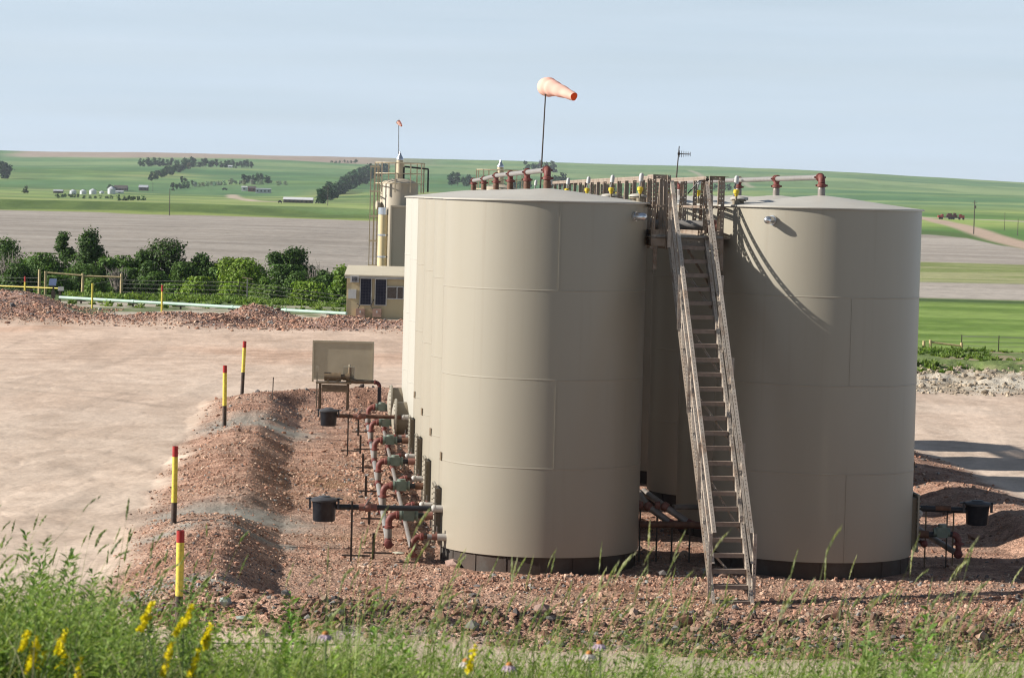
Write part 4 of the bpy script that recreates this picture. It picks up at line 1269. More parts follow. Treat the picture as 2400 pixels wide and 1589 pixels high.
x0, x1 = PY(734, 850, Ys).x, PY(874, 850, Ys).x
zt_, zb_ = PY(800, 801, Ys).z, 0.12
ms = thing('metal_screen', 'flat beige metal screen panel standing behind the pump', 'screen panel', ((x0 + x1) / 2, Ys, 0))
q = MB(); q.box(((x0 + x1) / 2, Ys, (zt_ + zb_) / 2), (x1 - x0 - 0.06, 0.03, zt_ - zb_ - 0.06)); q.build('panel', m_screen, ms, world=True, smooth=0)
q = MB(); T = 0.06
for a, b in (((x0, zt_), (x1, zt_)), ((x0, zb_), (x1, zb_))): q.bar((a[0] - T / 2, Ys - 0.01, a[1]), (b[0] + T / 2, Ys - 0.01, b[1]), 0.07, T, UZ)
for x in (x0, x1): q.bar((x, Ys - 0.01, zb_ + T / 2), (x, Ys - 0.01, zt_ - T / 2), T, 0.07, (0, 1, 0))
q.build('frame', m_screen, ms, world=True, smooth=0)
for x in (x0, x1):
    q = MB(); q.bar((x, Ys, -0.15), (x, Ys, zb_ - T / 2), 0.06, 0.06, eu); q.build('leg', m_screen, ms, world=True, smooth=0)

# ------------------------------------------------------------------ striped guard posts, rod
def post(px, pb, pt, lean, label, r=0.057, cols=(0.125, 0.685), g='red, yellow and black guard posts', small=False):
    b = PZ(px, pb, 0.0); z0 = gz(b.x, b.y)
    b = PZ(px, pb, z0)
    h = (pb - pt) * b.y / F
    root = thing('guard_post', label, 'guard post', b, group=g)
    ax = Vector((lean, 0.0, 1)).normalized()
    zs = [0 - 0.2, h * (1 - cols[1]), h * (1 - cols[0]), h]
    for nm, m_, i in (('post_base', m_postblk, 0), ('post_shaft', m_postyel, 1), ('post_top', m_postred, 2)):
        q = MB()
        if i < 2: q.cyl(ax * zs[i], ax * zs[i + 1], r + 0.0006 * i, n=20, caps=(i == 0))
        else: q.lathe([(r + 0.0012, zs[2]), (r + 0.0012, zs[3]), (r - 0.007, zs[3]), (r - 0.007, zs[3] - 0.06), (0, zs[3] - 0.06)], 20, (0, 0, 0), ax)
        q.build(nm, m_, root)
    return root
post(418, 1506, 1240, 0.0, 'nearest red, yellow and black guard post rising from the weeds', 0.057, (0.105, 0.58))
post(407, 1242, 1044, 0.0, 'second striped guard post from the front, beside the ashy green stripe of the bund', 0.052, (0.125, 0.67))
post(526, 999, 856, -0.012, 'third striped guard post from the front, beside the farther grey-green part of the bund', 0.056, (0.12, 0.66))
post(567, 927, 799, 0.03, 'farthest of the tall guard posts by the bund, leaning, with a faded red top', 0.058, (0.12, 0.57))
def marker(px, pb, pt, Y, label, red):
    b = PY(px, pb, Y); z0 = gz(b.x, b.y); h = (pb - pt) * Y / F + (b.z - z0)
    root = thing('marker_post', label, 'marker post', (b.x, b.y, z0), group='thin yellow marker posts along the far pad edge')
    q = MB(); q.cyl((0, 0, -0.2), (0, 0, h * (0.78 if red else 1)), 0.05, n=12); q.build('post_shaft', m_postyel, root)
    if red:
        q = MB(); q.cyl((0, 0, h * 0.78), (0, 0, h), 0.052, n=12); q.build('post_top', m_postred, root)
marker(379, 731, 668, 150, 'yellow marker post with dark red top before the mint pipe', True)
marker(216, 711, 664, 156, 'plain yellow marker post without a red top, left of the mint pipe supports', False)
marker(58, 685, 648, 163, 'yellow marker post with tall red top at the far left', True)
b = PZ(638, 936, 0.4)
q = MB(); q.cyl((0, 0, -0.3), (0.02, 0, 0.72), 0.016, n=8); o = q.build('iron_rod', m_steel); o.location = (b.x, b.y, gz(b.x, b.y)); tag(o, 'thin rusty rod stuck upright in the bund', 'rod')

# ------------------------------------------------------------------ pipework between the rows and on the right
bp = thing('cross_pipes', 'two slanting grey pipes with faded red clamps, left of the stair foot', 'pipe run', W(2.2, -0.2, 0))
for k, (pa, pb_, pc) in enumerate((((1496, 1146), (1519, 1187), (1568, 1222)), ((1510, 1125), (1559, 1187), (1610, 1222)))):
    Yk = 52.6
    c1 = PY(*pb_, Yk); c0 = PY(*pa, Yk + 2.2); c2 = PY(*pc, Yk - 0.1)
    c0.z = c1.z + 0.05
    q = MB(); q.cyl(c0, c1, 0.062, n=14); q.cyl(c1, c2, 0.062, n=14); q.build('pipe_run', m_pipe, bp, world=True)
    q = MB(); coupling(q, c1, c2 - c1, 0.066, 0.12); coupling(q, c1 + Vector((-0.14, 0, 0.02)), (1, 0, 0), 0.06, 0.1); q.ball(c1, 0.085, 12, 8); q.build('clamp', m_redw, bp, world=True)
    q = MB(); e3 = elbow(q, c2, c2 - c1, (1, 0, 0), 0.12, 0.066); q.cyl(e3, e3 + Vector((0.12, 0, 0)), 0.066, n=12); q.build('red_elbow', m_red, bp, world=True)
    stand(bp, c1 + Vector((-0.14, 0.02, 0)), c1.z, 0.03, False)
    stand(bp, c2 + Vector((0.06, 0.02, 0)), c2.z - .05, 0.03, False)
a_, b_ = PY(1578, 1188, 52.6), PY(1690, 1188, 53.2)
q = MB(); q.cyl(a_, b_, 0.05, n=14); q.build('level_pipe', m_pipe, bp, world=True)
a_, b_ = PY(1500, 1228, 52.3), PY(1640, 1230, 52.3)
q = MB(); q.cyl(a_, b_, 0.06, n=14); q.build('low_pipe', m_rust, bp, world=True)

rp = thing('spill_bucket', 'black spill bucket on a dark pipe to the right of the right-hand tank', 'spill bucket', W(U2 + 3.1, 0, 0), group='lidded spill buckets on fill pipes')
Yr = 52.9
cb = PY(2291, 1184, Yr)
bucket(rp, cb)
q = MB(); pa = PY(2140, 1190, Yr); q.cyl(pa, (cb.x - 0.2, cb.y, cb.z - 0.1), 0.055, n=14); q.build('fill_pipe', m_black, rp, world=True)
q = MB(); qa = PY(2192, 1191, Yr); qb_ = PY(2228, 1192, Yr); q.cyl(qa, qb_, 0.062, n=14); q.build('pipe_sleeve', m_rust, rp, world=True)
for x in (2172, 2222, 2237):
    s0 = PY(x, 1190, Yr); q = MB(); q.bar((s0.x, s0.y + 0.06, gz(s0.x, s0.y) - 0.1), (s0.x, s0.y + 0.06, s0.z + (0.05 if x < 2200 else -0.02)), 0.035, 0.02, eu); q.build('pipe_stand', m_olive if x != 2222 else m_steel, rp, world=True, smooth=0)
dl = thing('outlet_line', 'green valve and red elbow on the low outlet pipe right of the right-hand tank', 'pipe run', W(U2 + 2.2, -0.1, 0))
v0 = PY(2134, 1251, Yr - .2); v1 = PY(2176, 1252, Yr - .2); v2 = PY(2208, 1247, Yr - .2); v3 = PY(2232, 1252, Yr - .2); v4 = PY(2236, 1298, Yr - .2)
q = MB(); q.cyl(v0, v1, 0.075, n=14); q.build('tank_nozzle', m_rust, dl, world=True)
q = MB(); q.cyl(v1, v3, 0.05, n=14); q.build('nipple', m_black, dl, world=True)
q = MB(); q.box(v2, (0.2, 0.18, 0.18)); q.cyl(v2 - Vector((0.16, 0, 0)), v2 + Vector((0.14, 0, 0)), 0.085, n=14); q.cyl(v2, v2 + UZ * 0.15, 0.08, n=12); q.build('check_valve', m_valve, dl, world=True, smooth=30)
q = MB(); e3 = elbow(q, v3, (1, 0, 0), (0, 0, -1), 0.12, 0.062); q.cyl(e3, (e3.x, e3.y, v4.z), 0.055, n=12); q.ball((e3.x, e3.y, v4.z), 0.085, 14, 8); coupling(q, (e3.x, e3.y, e3.z - 0.05), (0, 0, 1), 0.06, 0.07); q.build('red_elbow', m_red, dl, world=True)
w0 = Vector((e3.x, e3.y, v4.z)); w1 = PY(2146, 1236, Yr + 1.6)
q = MB(); q.cyl(w0, w1, 0.055, n=12); q.build('header_pipe', m_pipe, dl, world=True)
w2 = PY(2166, 1274, Yr - .3); w3 = PY(2130, 1250, Yr + .5)
q = MB(); q.cyl(w2, w3, 0.04, n=12); q.ball(w2, 0.07, 12, 8); q.build('drain_pipe', m_red, dl, world=True)
q = MB(); c_ = PY(2150, 1203, Yr); q.cyl(c_, c_ - Vector((0.25, 0, 0)), 0.085, n=16); q.ball(c_, 0.10, 16, 8); q.build('pipe_cap', m_white, dl, world=True)

# ------------------------------------------------------------------ shed, treater vessels
YS_ = 152.0
def X_(px, Y, py=700): return PY(px, py, Y).x
xs0, xs1 = X_(812, YS_), X_(812, YS_) + 5.4
zs0 = gz(xs0 + 1, YS_) - 0.1
ze = PY(870, 648, YS_).z
shd = thing('shed', 'small tan equipment shed with two dark solar panels beside the tanks', 'shed', ((xs0 + xs1) / 2, YS_, zs0))
dep = 2.6
q = MB(); q.box(((xs0 + xs1) / 2, YS_ + dep / 2, (zs0 + ze) / 2), (xs1 - xs0, dep, ze - zs0))
for k in range(int((xs1 - xs0) / 0.9) + 1):
    x = xs0 + 0.02 + 0.9 * k
    if x < xs1: q.bar((x, YS_ - 0.004, zs0), (x, YS_ - 0.004, ze), 0.03, 0.02, (0, 1, 0))
q.build('wall', m_shed, shd, world=True, smooth=0)
zr = PY(870, 626, YS_ + dep).z
q = MB()
vs = [(xs0 - 0.12, YS_ - 0.22, ze + 0.0), (xs1 + 0.12, YS_ - 0.22, ze), (xs1 + 0.12, YS_ + dep + 0.1, zr), (xs0 - 0.12, YS_ + dep + 0.1, zr)]
q.add(vs + [(x, y, z + 0.07) for x, y, z in vs], [(3, 2, 1, 0), (4, 5, 6, 7), (0, 1, 5, 4), (1, 2, 6, 5), (2, 3, 7, 6), (3, 0, 4, 7)])
q.build('roof', m_shedroof, shd, world=True, smooth=0)
q = MB(); q.bar((xs0 - 0.1, YS_ - 0.15, ze - 0.07), (xs1 + 0.1, YS_ - 0.15, ze - 0.07), 0.09, 0.11, UZ); q.build('gutter', m_trim, shd, world=True, smooth=0)
def shedrect(px0, py0, px1, py1, nm, m_, dpt, parent, fr_=None):
    a, b = PY(px0, py0, YS_), PY(px1, py1, YS_)
    c = ((a.x + b.x) / 2, YS_ - dpt / 2 - 0.003, (a.z + b.z) / 2)
    q = MB(); q.box(c, (b.x - a.x, dpt, a.z - b.z)); o = q.build(nm, m_, parent, world=True, smooth=0)
    if fr_:
        q = MB(); t = 0.045; y = YS_ - dpt - 0.012
        for z in (a.z, b.z): q.bar((a.x - t / 2, y, z), (b.x + t / 2, y, z), 0.05, t, UZ)
        for x in (a.x, b.x): q.bar((x, y, b.z + t / 2), (x, y, a.z - t / 2), t, 0.05, (0, 1, 0))
        if fr_ == 'w':
            x = (a.x * 0.38 + b.x * 0.62); q.bar((x, y, b.z + t / 2), (x, y, a.z - t / 2), t, 0.05, (0, 1, 0))
        q.build('frame', m_boxgrey if fr_ == 'w' else m_trim, o, world=True, smooth=0)
    return o, a, b
for a_ in ((845, 652, 870, 715), (880, 654, 905, 716)):
    o, a, b = shedrect(*a_, 'solar_panel', m_pv, 0.06, shd, 'p')
    q = MB()
    for k in range(1, 4):
        x = a.x + (b.x - a.x) * k / 4; q.bar((x, YS_ - 0.068, b.z + .05), (x, YS_ - 0.068, a.z - .05), 0.012, 0.006, (0, 1, 0))
    for k in range(1, 9):
        z = b.z + (a.z - b.z) * k / 9; q.bar((a.x + .05, YS_ - 0.0682, z), (b.x - .05, YS_ - 0.0682, z), 0.006, 0.012, UZ)
    q.build('grid', mat('pv_grid', (0.05, 0.05, 0.07), 0.5), o, world=True, smooth=0)
shedrect(907, 672, 945, 701, 'window', m_glass, 0.04, shd, 'w')
o, a, b = shedrect(822, 646, 841, 662, 'cooling_unit', m_boxgrey, 0.30, shd)
q = MB()
for i in range(4):
    for j in range(4):
        q.box((a.x + (b.x - a.x) * (0.28 + 0.17 * i), YS_ - 0.312, b.z + (a.z - b.z) * (0.17 + 0.2 * j)), (0.055, 0.012, 0.05))
q.build('grille', m_pv, o, world=True, smooth=0)
shedrect(817, 678, 835, 700, 'junction_box', m_boxgrey, 0.18, shd)
for x in (835, 874):
    o, a, b = shedrect(x, 723, x + 20, 743, 'battery_box', m_boxred, 0.35, shd)
    q = MB(); q.box(((a.x + b.x) / 2, YS_ - 0.365, (a.z + b.z) / 2 + 0.06), (0.07, 0.012, 0.12)); q.build('latch', m_boxgrey, o, world=True, smooth=0)
    q = MB(); q.tube([PY(x + 2, 702 if x > 850 else 712, YS_ - .1), PY(x - 5 if x > 850 else x + 8, 716, YS_ - .2), PY(x + 1, 728, YS_ - .3)], 0.022, 6); q.build('cable', m_black, shd, world=True)

def vessel(px, Y, R, zs, label, ladder, full=True):
    x = PY(px, 430, Y).x
    z0 = gz(x, Y)
    root = thing('treater_vessel', label, 'treater vessel', (x, Y, z0), group='upright treater vessels behind the tanks')
    H = zs - z0
    q = MB(); q.lathe([(R, -0.2), (R, H), (R * 0.97, H + 0.07), (R * 0.85, H + 0.17), (R * 0.6, H + 0.27), (R * 0.3, H + 0.33), (0, H + 0.35)], 40); q.build('body', m_vessel, root)
    q = MB(); q.cyl((0, 0, H + 0.3), (0, 0, H + 1.42), 0.19, n=16); so_ = q.build('stack', m_rail, root)
    q = MB(); q.lathe([(0.21, H + 1.40), (0.21, H + 1.47), (0.12, H + 1.62), (0.10, H + 1.66), (0.03, H + 1.85), (0, H + 1.87)], 16); q.build('stack_cap', m_silver, so_)
    # railing round the head
    q = MB(); RR = R + 0.32; n = 10
    for hh in (0.05, 0.62, 1.22):
        q.tube([(RR * math.cos(2 * math.pi * k / 20), RR * math.sin(2 * math.pi * k / 20), H + hh) for k in range(21)], 0.03, 6)
    q.build('rail_ring', m_rail, root)
    for k in range(n):
        a = 2 * math.pi * (k + 0.3) / n
        q = MB(); q.bar((RR * math.cos(a), RR * math.sin(a), H - 0.45), (RR * math.cos(a), RR * math.sin(a), H + 1.24), 0.07, 0.07); q.build('rail_post', m_rail, root, smooth=0)
    return root, x, z0, H
YV = 164.0
vz = PY(934, 433, YV).z
v1_, vx, vz0, VH = vessel(936, YV, 1.08, vz, 'tall beige treater vessel with caged ladder and cream stack above the shed', True)
# caged ladder on its left
lx0, lx1 = X_(868, YV - 0.4, 500), X_(888, YV - 0.4, 500)
zl0, zl1 = PY(870, 622, YV).z, PY(870, 391, YV).z
q = MB(); yl = YV - 0.5
for x in (lx0, lx0 + (lx1 - lx0) * 0.5): q.bar((x, yl - 0.35, zl0 - 0.2), (x, yl - 0.35, zl1), 0.05, 0.05, eu)
for x in (lx1 - 0.02, lx0 + (lx1 - lx0) * 0.35): q.bar((x, yl + 0.35, zl0), (x, yl + 0.35, zl1 + 0.05), 0.05, 0.05, eu)
for k in range(5):
    z = zl0 + (zl1 - zl0) * k / 4.0
    q.bar((lx0 - 0.04, yl - 0.35, z), (lx1, yl - 0.35, z), 0.05, 0.09, UZ); q.bar((lx0 - 0.04, yl + 0.35, z), (lx1, yl + 0.35, z), 0.05, 0.09, UZ)
    q.bar((lx0 - 0.02, yl - 0.37, z), (lx0 - 0.02, yl + 0.37, z), 0.05, 0.07, UZ)
q.build('ladder_cage', m_rail, v1_, world=True, smooth=0)
q = MB()
for k in range(int((zl1 - zl0) / 0.3)):
    q.bar((lx1 - 0.10, yl - 0.05, zl0 + 0.3 * k), (lx1 - 0.10, yl + 0.35, zl0 + 0.3 * k), 0.03, 0.03, UZ)
q.bar((lx1 - 0.1, yl - 0.05, zl0 - 0.2), (lx1 - 0.1, yl - 0.05, zl1), 0.05, 0.05, eu); q.bar((lx1 - 0.1, yl + 0.36, zl0 - 2), (lx1 - 0.1, yl + 0.36, zl1), 0.05, 0.05, eu)
q.build('ladder', m_rail, v1_, world=True, smooth=0)
# cream lagged flue, silver band and straps, tall flat casing
cx0 = X_(897, YV - 2.0, 560); ry = (X_(909, YV - 2, 560) - X_(886, YV - 2, 560)) / 2
zc1 = PY(897, 500, YV - 2).z
q = MB(); q.cyl((cx0, YV - 2.0, vz0), (cx0, YV - 2.0, zc1), ry, n=24); fl_ = q.build('flue', m_cream, v1_, world=True)
for py_, w_, m_ in ((495, 0.20, m_silver), (551, 0.05, m_silver), (602, 0.05, m_silver)):
    z = PY(897, py_, YV - 2).z; q = MB(); q.cyl((cx0, YV - 2, z - w_), (cx0, YV - 2, z + w_), ry + 0.012, n=24); q.build('band', m_, fl_, world=True)
bx0, bx1 = X_(914, YV - 2.4, 560), X_(914, YV - 2.4, 560) + 2.6
bz1 = PY(930, 482, YV - 2.4).z
q = MB(); q.box(((bx0 + bx1) / 2, YV - 2.1, (vz0 + bz1) / 2), (bx1 - bx0, 0.5, bz1 - vz0)); q.box((bx0 + 0.04, YV - 2.38, (vz0 + bz1) / 2), (0.10, 0.06, bz1 - vz0 - 0.05)); q.box(((bx0 + bx1) / 2 + .05, YV - 2.38, bz1 - 0.06), (bx1 - bx0 - 0.1, 0.06, 0.08)); q.build('casing', m_vessel, v1_, world=True, smooth=0)
q = MB(); a_ = PY(947, 392, YV); b_ = PY(1004, 397, YV); q.tube([a_ - UZ * 0.9, a_, a_ + Vector((0.05, 0, 0.02)), b_, b_ - UZ * 0.05, b_ - UZ * 1.3], 0.05, 8); q.build('relief_pipe', m_black, v1_, world=True)
q = MB(); z = PY(888, 481, YV).z; q.cyl((vx - 1.08, YV - 0.5, z), (vx - 1.25, YV - 0.55, z), 0.24, n=18); q.build('inspection_port', m_vessel, v1_, world=True)
v2_, *_ = vessel(1172, 176.0, 1.15, PY(1172, 446, 176).z, 'second treater vessel, only its railed head and stack showing above the tank roofs', False)

# ------------------------------------------------------------------ windsocks, aerial
def windsock(base, top, axis_pts, radii, label, rpole, mouth=True):
    root = thing('windsock', label, 'windsock', base, group='faded orange windsocks')
    q = MB(); q.cyl(base, top, rpole, rpole * 0.8, n=8); q.build('pole', m_steel, root, world=True)
    q = MB()
    n = len(axis_pts)
    # resample and add soft folds
    A = [Vector(p) for p in axis_pts]
    pts, rs = [], []
    M_ = 26
    for k in range(M_ + 1):
        t = k / M_ * (n - 1); i = min(int(t), n - 2); f = t - i
        pts.append(A[i].lerp(A[i + 1], f)); rs.append(radii[i] * (1 - f) + radii[i + 1] * f)
    d, a, b = q.frame(A[-1] - A[0])
    N_ = 28; vs = []; fs = []
    for i, p in enumerate(pts):
        dd = (pts[min(i + 1, M_)] - pts[max(i - 1, 0)]).normalized()
        a = (a - dd * a.dot(dd)).normalized(); b = dd.cross(a)
        for k in range(N_):
            th = 2 * math.pi * k / N_
            w = 1 + 0.05 * math.sin(3 * th + i * 0.35) * (i / M_) + 0.045 * math.sin(i * 1.1 + 2 * math.cos(th)) - (0.10 * math.exp(-((i - 8) / 1.6) ** 2) * (0.5 - 0.5 * math.sin(th)))
            vs.append(p + (a * math.cos(th) + b * math.sin(th)) * rs[i] * w)
    for i in range(M_):
        for k in range(N_):
            k2 = (k + 1) % N_
            fs.append((i * N_ + k, i * N_ + k2, (i + 1) * N_ + k2, (i + 1) * N_ + k))
    q.add(vs, fs)
    q.build('sock', m_sockf, root, smooth=60, world=True)
    q = MB(); q.tube([pts[0] + (Vector((0, 0, 0)) + (q.frame(A[1] - A[0])[1] * math.cos(t) + q.frame(A[1] - A[0])[2] * math.sin(t)) * rs[0]) for t in [2 * math.pi * k / 20 for k in range(21)]], 0.008, 6)
    q.build('hoop', m_steel, root, world=True)
m_sockf, N, L, Pb = nodes_of('sock_cloth')
tl = N.new('ShaderNodeBsdfTranslucent'); tl.inputs['Color'].default_value = (0.85, 0.22, 0.06, 1)
geo = N.new('ShaderNodeNewGeometry')
mixc = N.new('ShaderNodeMixRGB'); mixc.inputs['Color1'].default_value = (0.90, 0.62, 0.50, 1); mixc.inputs['Color2'].default_value = (0.80, 0.10, 0.02, 1)
L.new(geo.outputs['Backfacing'], mixc.inputs['Fac']); L.new(mixc.outputs['Color'], Pb.inputs['Base Color']); Pb.inputs['Roughness'].default_value = 0.85
ms_ = N.new('ShaderNodeMixShader'); ms_.inputs['Fac'].default_value = 0.34
L.new(Pb.outputs['BSDF'], ms_.inputs[1]); L.new(tl.outputs['BSDF'], ms_.inputs[2]); L.new(ms_.outputs['Shader'], N['Material Output'].inputs['Surface'])
Yw = 62.0
wb, wt = PY(1266, 446, Yw), PY(1279.5, 205, Yw)
windsock(wb, wt, [PY(1279, 204, Yw + 0.28), PY(1287, 204, Yw + 0.08), PY(1300, 208, Yw - 0.10), PY(1322, 217, Yw - .32), PY(1345, 227, Yw - 0.60)], [0.19, 0.212, 0.165, 0.125, 0.088], 'large pale orange windsock on a thin pole above the tank roofs', 0.017)
Yw2 = YV
windsock(PY(934, 430, Yw2), PY(934.6, 288, Yw2), [PY(933, 286, Yw2), PY(936, 289, Yw2 - .05), PY(939, 293, Yw2 - .1), PY(941, 296, Yw2 - .15)], [0.13, 0.115, 0.085, 0.05], 'tiny far windsock on a pole over the treater vessel', 0.022)
Ya = 73.0
ab, at_ = PY(1584, 432, Ya), PY(1592, 343, Ya)
an = thing('aerial', 'thin black mast aerial with a short comb of cross rods above the walkway', 'aerial', ab)
q = MB(); q.cyl(ab, at_, 0.02, 0.012, n=8); q.build('mast', m_steel, an, world=True)
q = MB(); e0 = PY(1588, 361, Ya); e1 = PY(1618, 362, Ya); q.cyl(e0, e1, 0.014, n=6)
for k in range(6):
    c_ = e0.lerp(e1, 0.15 + 0.17 * k); q.cyl(c_ - UZ * (0.085 - .006 * k), c_ + UZ * (0.085 - .006 * k), 0.007, n=5)
q.box(PY(1591, 361, Ya), (0.06, 0.06, 0.06)); q.build('boom', m_steel, an, world=True)

# ------------------------------------------------------------------ far edge of the pad: mint pipe, fences, small gear
mp = thing('mint_pipe', 'pale mint green pipe lying along the far edge of the pad', 'pipe', PY(480, 717, 157))
A_, B_ = PY(140, 697, 163.0), PY(812, 735, 151.5)
q = MB(); q.cyl(A_, B_, 0.088, n=14); q.build('pipe_run', m_mint, mp, world=True)
for t in (0.08, 0.27, 0.44, 0.62, 0.80, 0.95):
    c = A_.lerp(B_, t); z = gz(c.x, c.y)
    q = MB(); q.bar((c.x, c.y - 0.02, z - 0.15), (c.x, c.y - 0.02, c.z - 0.09), 0.10, 0.06); q.box((c.x, c.y, c.z - 0.12), (0.5, 0.12, 0.06)); q.build('pipe_support', m_steel, mp, world=True, smooth=0)
    if t in (0.27, 0.62, 0.8):
        q = MB(); q.cyl(c - (B_ - A_).normalized() * 0.09, c + (B_ - A_).normalized() * 0.09, 0.108, n=14); q.build('pipe_collar', m_mint, mp, world=True)
q = MB(); a_, b_ = PY(-60, 668, 176), PY(140, 676, 172); q.cyl(a_, b_, 0.035, n=8)
o = q.build('yellow_pipe', m_postyel); tag(o, 'thin yellow pipe at the far left edge of the pad', 'pipe')
sp_ = on_ground(123, 166)
t_ = thing('solar_panel', 'little tilted solar panel on a stand at the left end of the mint pipe', 'solar panel', sp_)
q = MB(); q.box((0, 0, 1.05), (0.42, 0.05, 0.5), rx=R_(-40)); q.build('panel', mat('pv_blue', (0.10, 0.13, 0.22), 0.3), t_, smooth=0)
q = MB(); q.bar((0.04, 0, -0.2), (0.04, 0, 0.95), 0.09, 0.09); q.box((0.06, -0.1, 0.35), (0.22, 0.2, 0.4)); q.build('stand', m_steel, t_, smooth=0)
mt_ = on_ground(140, 165)
t_ = thing('meter_stand', 'short dark meter stand beside the little solar panel', 'meter', mt_)
q = MB(); q.bar((0, 0, -0.2), (0, 0, 0.6), 0.12, 0.10); q.build('stand', m_steel, t_, smooth=0)
q = MB(); q.box((0.06, -0.05, 0.72), (0.32, 0.16, 0.22)); q.build('meter_head', m_boxgrey, t_, smooth=0)

m_wire = mat('fence_wire', (0.20, 0.19, 0.18), 0.5, metal=0.4)
def brace(posts, rails, Y, label, lean=0):
    p = PY(posts[0][0], posts[0][2], Y)
    root = thing('fence_brace', label, 'fence', (p.x, Y, p.z))
    for px, y0, y1 in posts:
        a, b = PY(px, y1, Y), PY(px, y0, Y)
        z = min(gz(a.x, Y), a.z) - 0.3
        q = MB(); q.cyl((a.x, Y, z), (a.x, Y, b.z), 0.10, 0.093, n=12); q.build('post', m_wood, root, world=True)
    for (x0, y0), (x1, y1) in rails:
        q = MB(); q.cyl(PY(x0, y0, Y - 0.02), PY(x1, y1, Y - 0.02), 0.065, n=10); q.build('rail', m_wood, root, world=True)
    for (x0, y0), (x1, y1) in rails:
        q = MB(); q.cyl(PY(x0, y0 + 30 * 150 / Y, Y - 0.05), PY(x1, y1 + 4, Y - 0.05), 0.011, n=5); q.build('brace_wire', m_wire, root, world=True)
    return root
brace([(92, 632, 676), (106, 636, 677), (193.5, 641, 683), (284, 642, 688)], [((107, 639), (193, 646)), ((194, 647), (283, 650))], 196.0, 'long peeled wood fence brace of four posts before the left trees')
brace([(2165, 799, 819), (2180, 797, 823), (2253, 803, 830)], [((2181, 802), (2252, 811))], 178.0, 'wood fence brace at the near edge of the bright green field on the right')
def wire_fence(pts, step, label, h=1.15):
    root = thing('wire_fence', label, 'fence', pts[0])
    L_ = [Vector(p) for p in pts]
    tops = []
    for a, b in zip(L_[:-1], L_[1:]):
        n = max(1, int((b - a).length / step))
        for k in range(n + (b is L_[-1])):
            c = a.lerp(b, k / n); tops.append(Vector((c.x, c.y, gz(c.x, c.y))))
    for c in tops:
        q = MB(); q.bar(c - UZ * 0.3, c + UZ * (h + 0.08), 0.05, 0.05); q.build('post', m_steel, root, world=True, smooth=0)
    for hh in (0.35, 0.62, 0.9, h):
        q = MB(); q.tube([c + UZ * hh for c in tops], 0.010, 4, False); q.build('wire', m_wire, root, world=True)
    return root
wire_fence([on_ground(284, 196), on_ground(560, 190), on_ground(830, 186)], 5.5, 'barbed wire fence on thin steel posts before the left trees')
wire_fence([on_ground(-60, 199), on_ground(92, 196)], 3.0, 'short run of wire fence left of the wood brace')
wire_fence([on_ground(2253, 178), on_ground(2340, 176), on_ground(2480, 175)], 4.5, 'wire fence running right from the wood brace by the green field', 0.95)
tp = on_ground(579, 188)
t_ = thing('crossbar_post', 'thin post with a short crossbar standing in the weeds before the trees', 'post', tp)
q = MB(); q.cyl((0, 0, -0.2), (0, 0, 1.45), 0.035, n=8); q.build('post', m_wire, t_)
q = MB(); q.bar((-0.36, 0, 1.5), (0.34, 0, 1.40), 0.05, 0.07); q.build('crossbar', m_wood, t_, smooth=0)

# ------------------------------------------------------------------ farm in the distance
m_binw = mat('bin_steel', (0.55, 0.57, 0.60), 0.45, metal=0.4, var=0.05, scale=0.3)
m_binr = mat('bin_roof', (0.66, 0.68, 0.70), 0.45, metal=0.3, var=0.05, scale=0.3)
m_oldw = mat('old_boards', (0.13, 0.105, 0.09), 0.8, var=0.3, scale=0.6)
m_oldr = mat('old_roof', (0.085, 0.07, 0.065), 0.8, var=0.3, scale=0.6)
m_whitew = mat('white_siding', (0.62, 0.62, 0.62), 0.6, var=0.06, scale=0.5)
m_greyw = mat('grey_siding', (0.40, 0.42, 0.45), 0.6, var=0.06, scale=0.5)
m_redw2 = mat('red_siding', (0.20, 0.06, 0.05), 0.7, var=0.15, scale=0.5)
m_darkwin = mat('dark_opening', (0.025, 0.025, 0.03), 0.4)
m_carred = mat('machine_red', (0.30, 0.03, 0.03), 0.4, var=0.15, scale=0.6)
m_tyre = mat('tyre_rubber', (0.02, 0.02, 0.02), 0.8)
def far_box(px0, px1, py, ptop, Y0=1060, Y1=4400):
    p = placeY((px0 + px1) / 2, py, Y0, Y1)
    k = p.y / F
    return p, (px1 - px0) * k, (py - ptop) * k
def grain_bin(px0, px1, py, pt, label):
    p, w, h = far_box(px0, px1, py, pt)
    root = thing('grain_bin', label, 'grain bin', p, group='round steel grain bins of the far farm')
    r = w / 2; he = h * 0.66
    q = MB(); q.lathe([(r, -1.0), (r, he)], 24); q.build('wall', m_binw, root)
    q = MB(); q.lathe([(r * 1.04, he), (r * 0.25, h * 0.96), (r * 0.12, h), (0, h)], 24); q.build('roof', m_binr, root)
    q = MB(); q.box((0, -r, he * 0.35), (r * 0.4, 0.2, he * 0.6)); q.build('door', m_greyw, root, smooth=0)
grain_bin(163, 179, 455.5, 444, 'leftmost grain bin of the far farm row, beside the old dark shed')
grain_bin(187, 202.5, 455.5, 444, 'second grain bin from the left in the far farm row')
grain_bin(209, 226, 455.5, 442.5, 'third grain bin from the left in the far farm row')
grain_bin(233, 244, 454, 447.5, 'smallest grain bin in the far farm row')
grain_bin(252, 270.5, 455, 437, 'tallest grain bin, beside the old barn of the far farm')
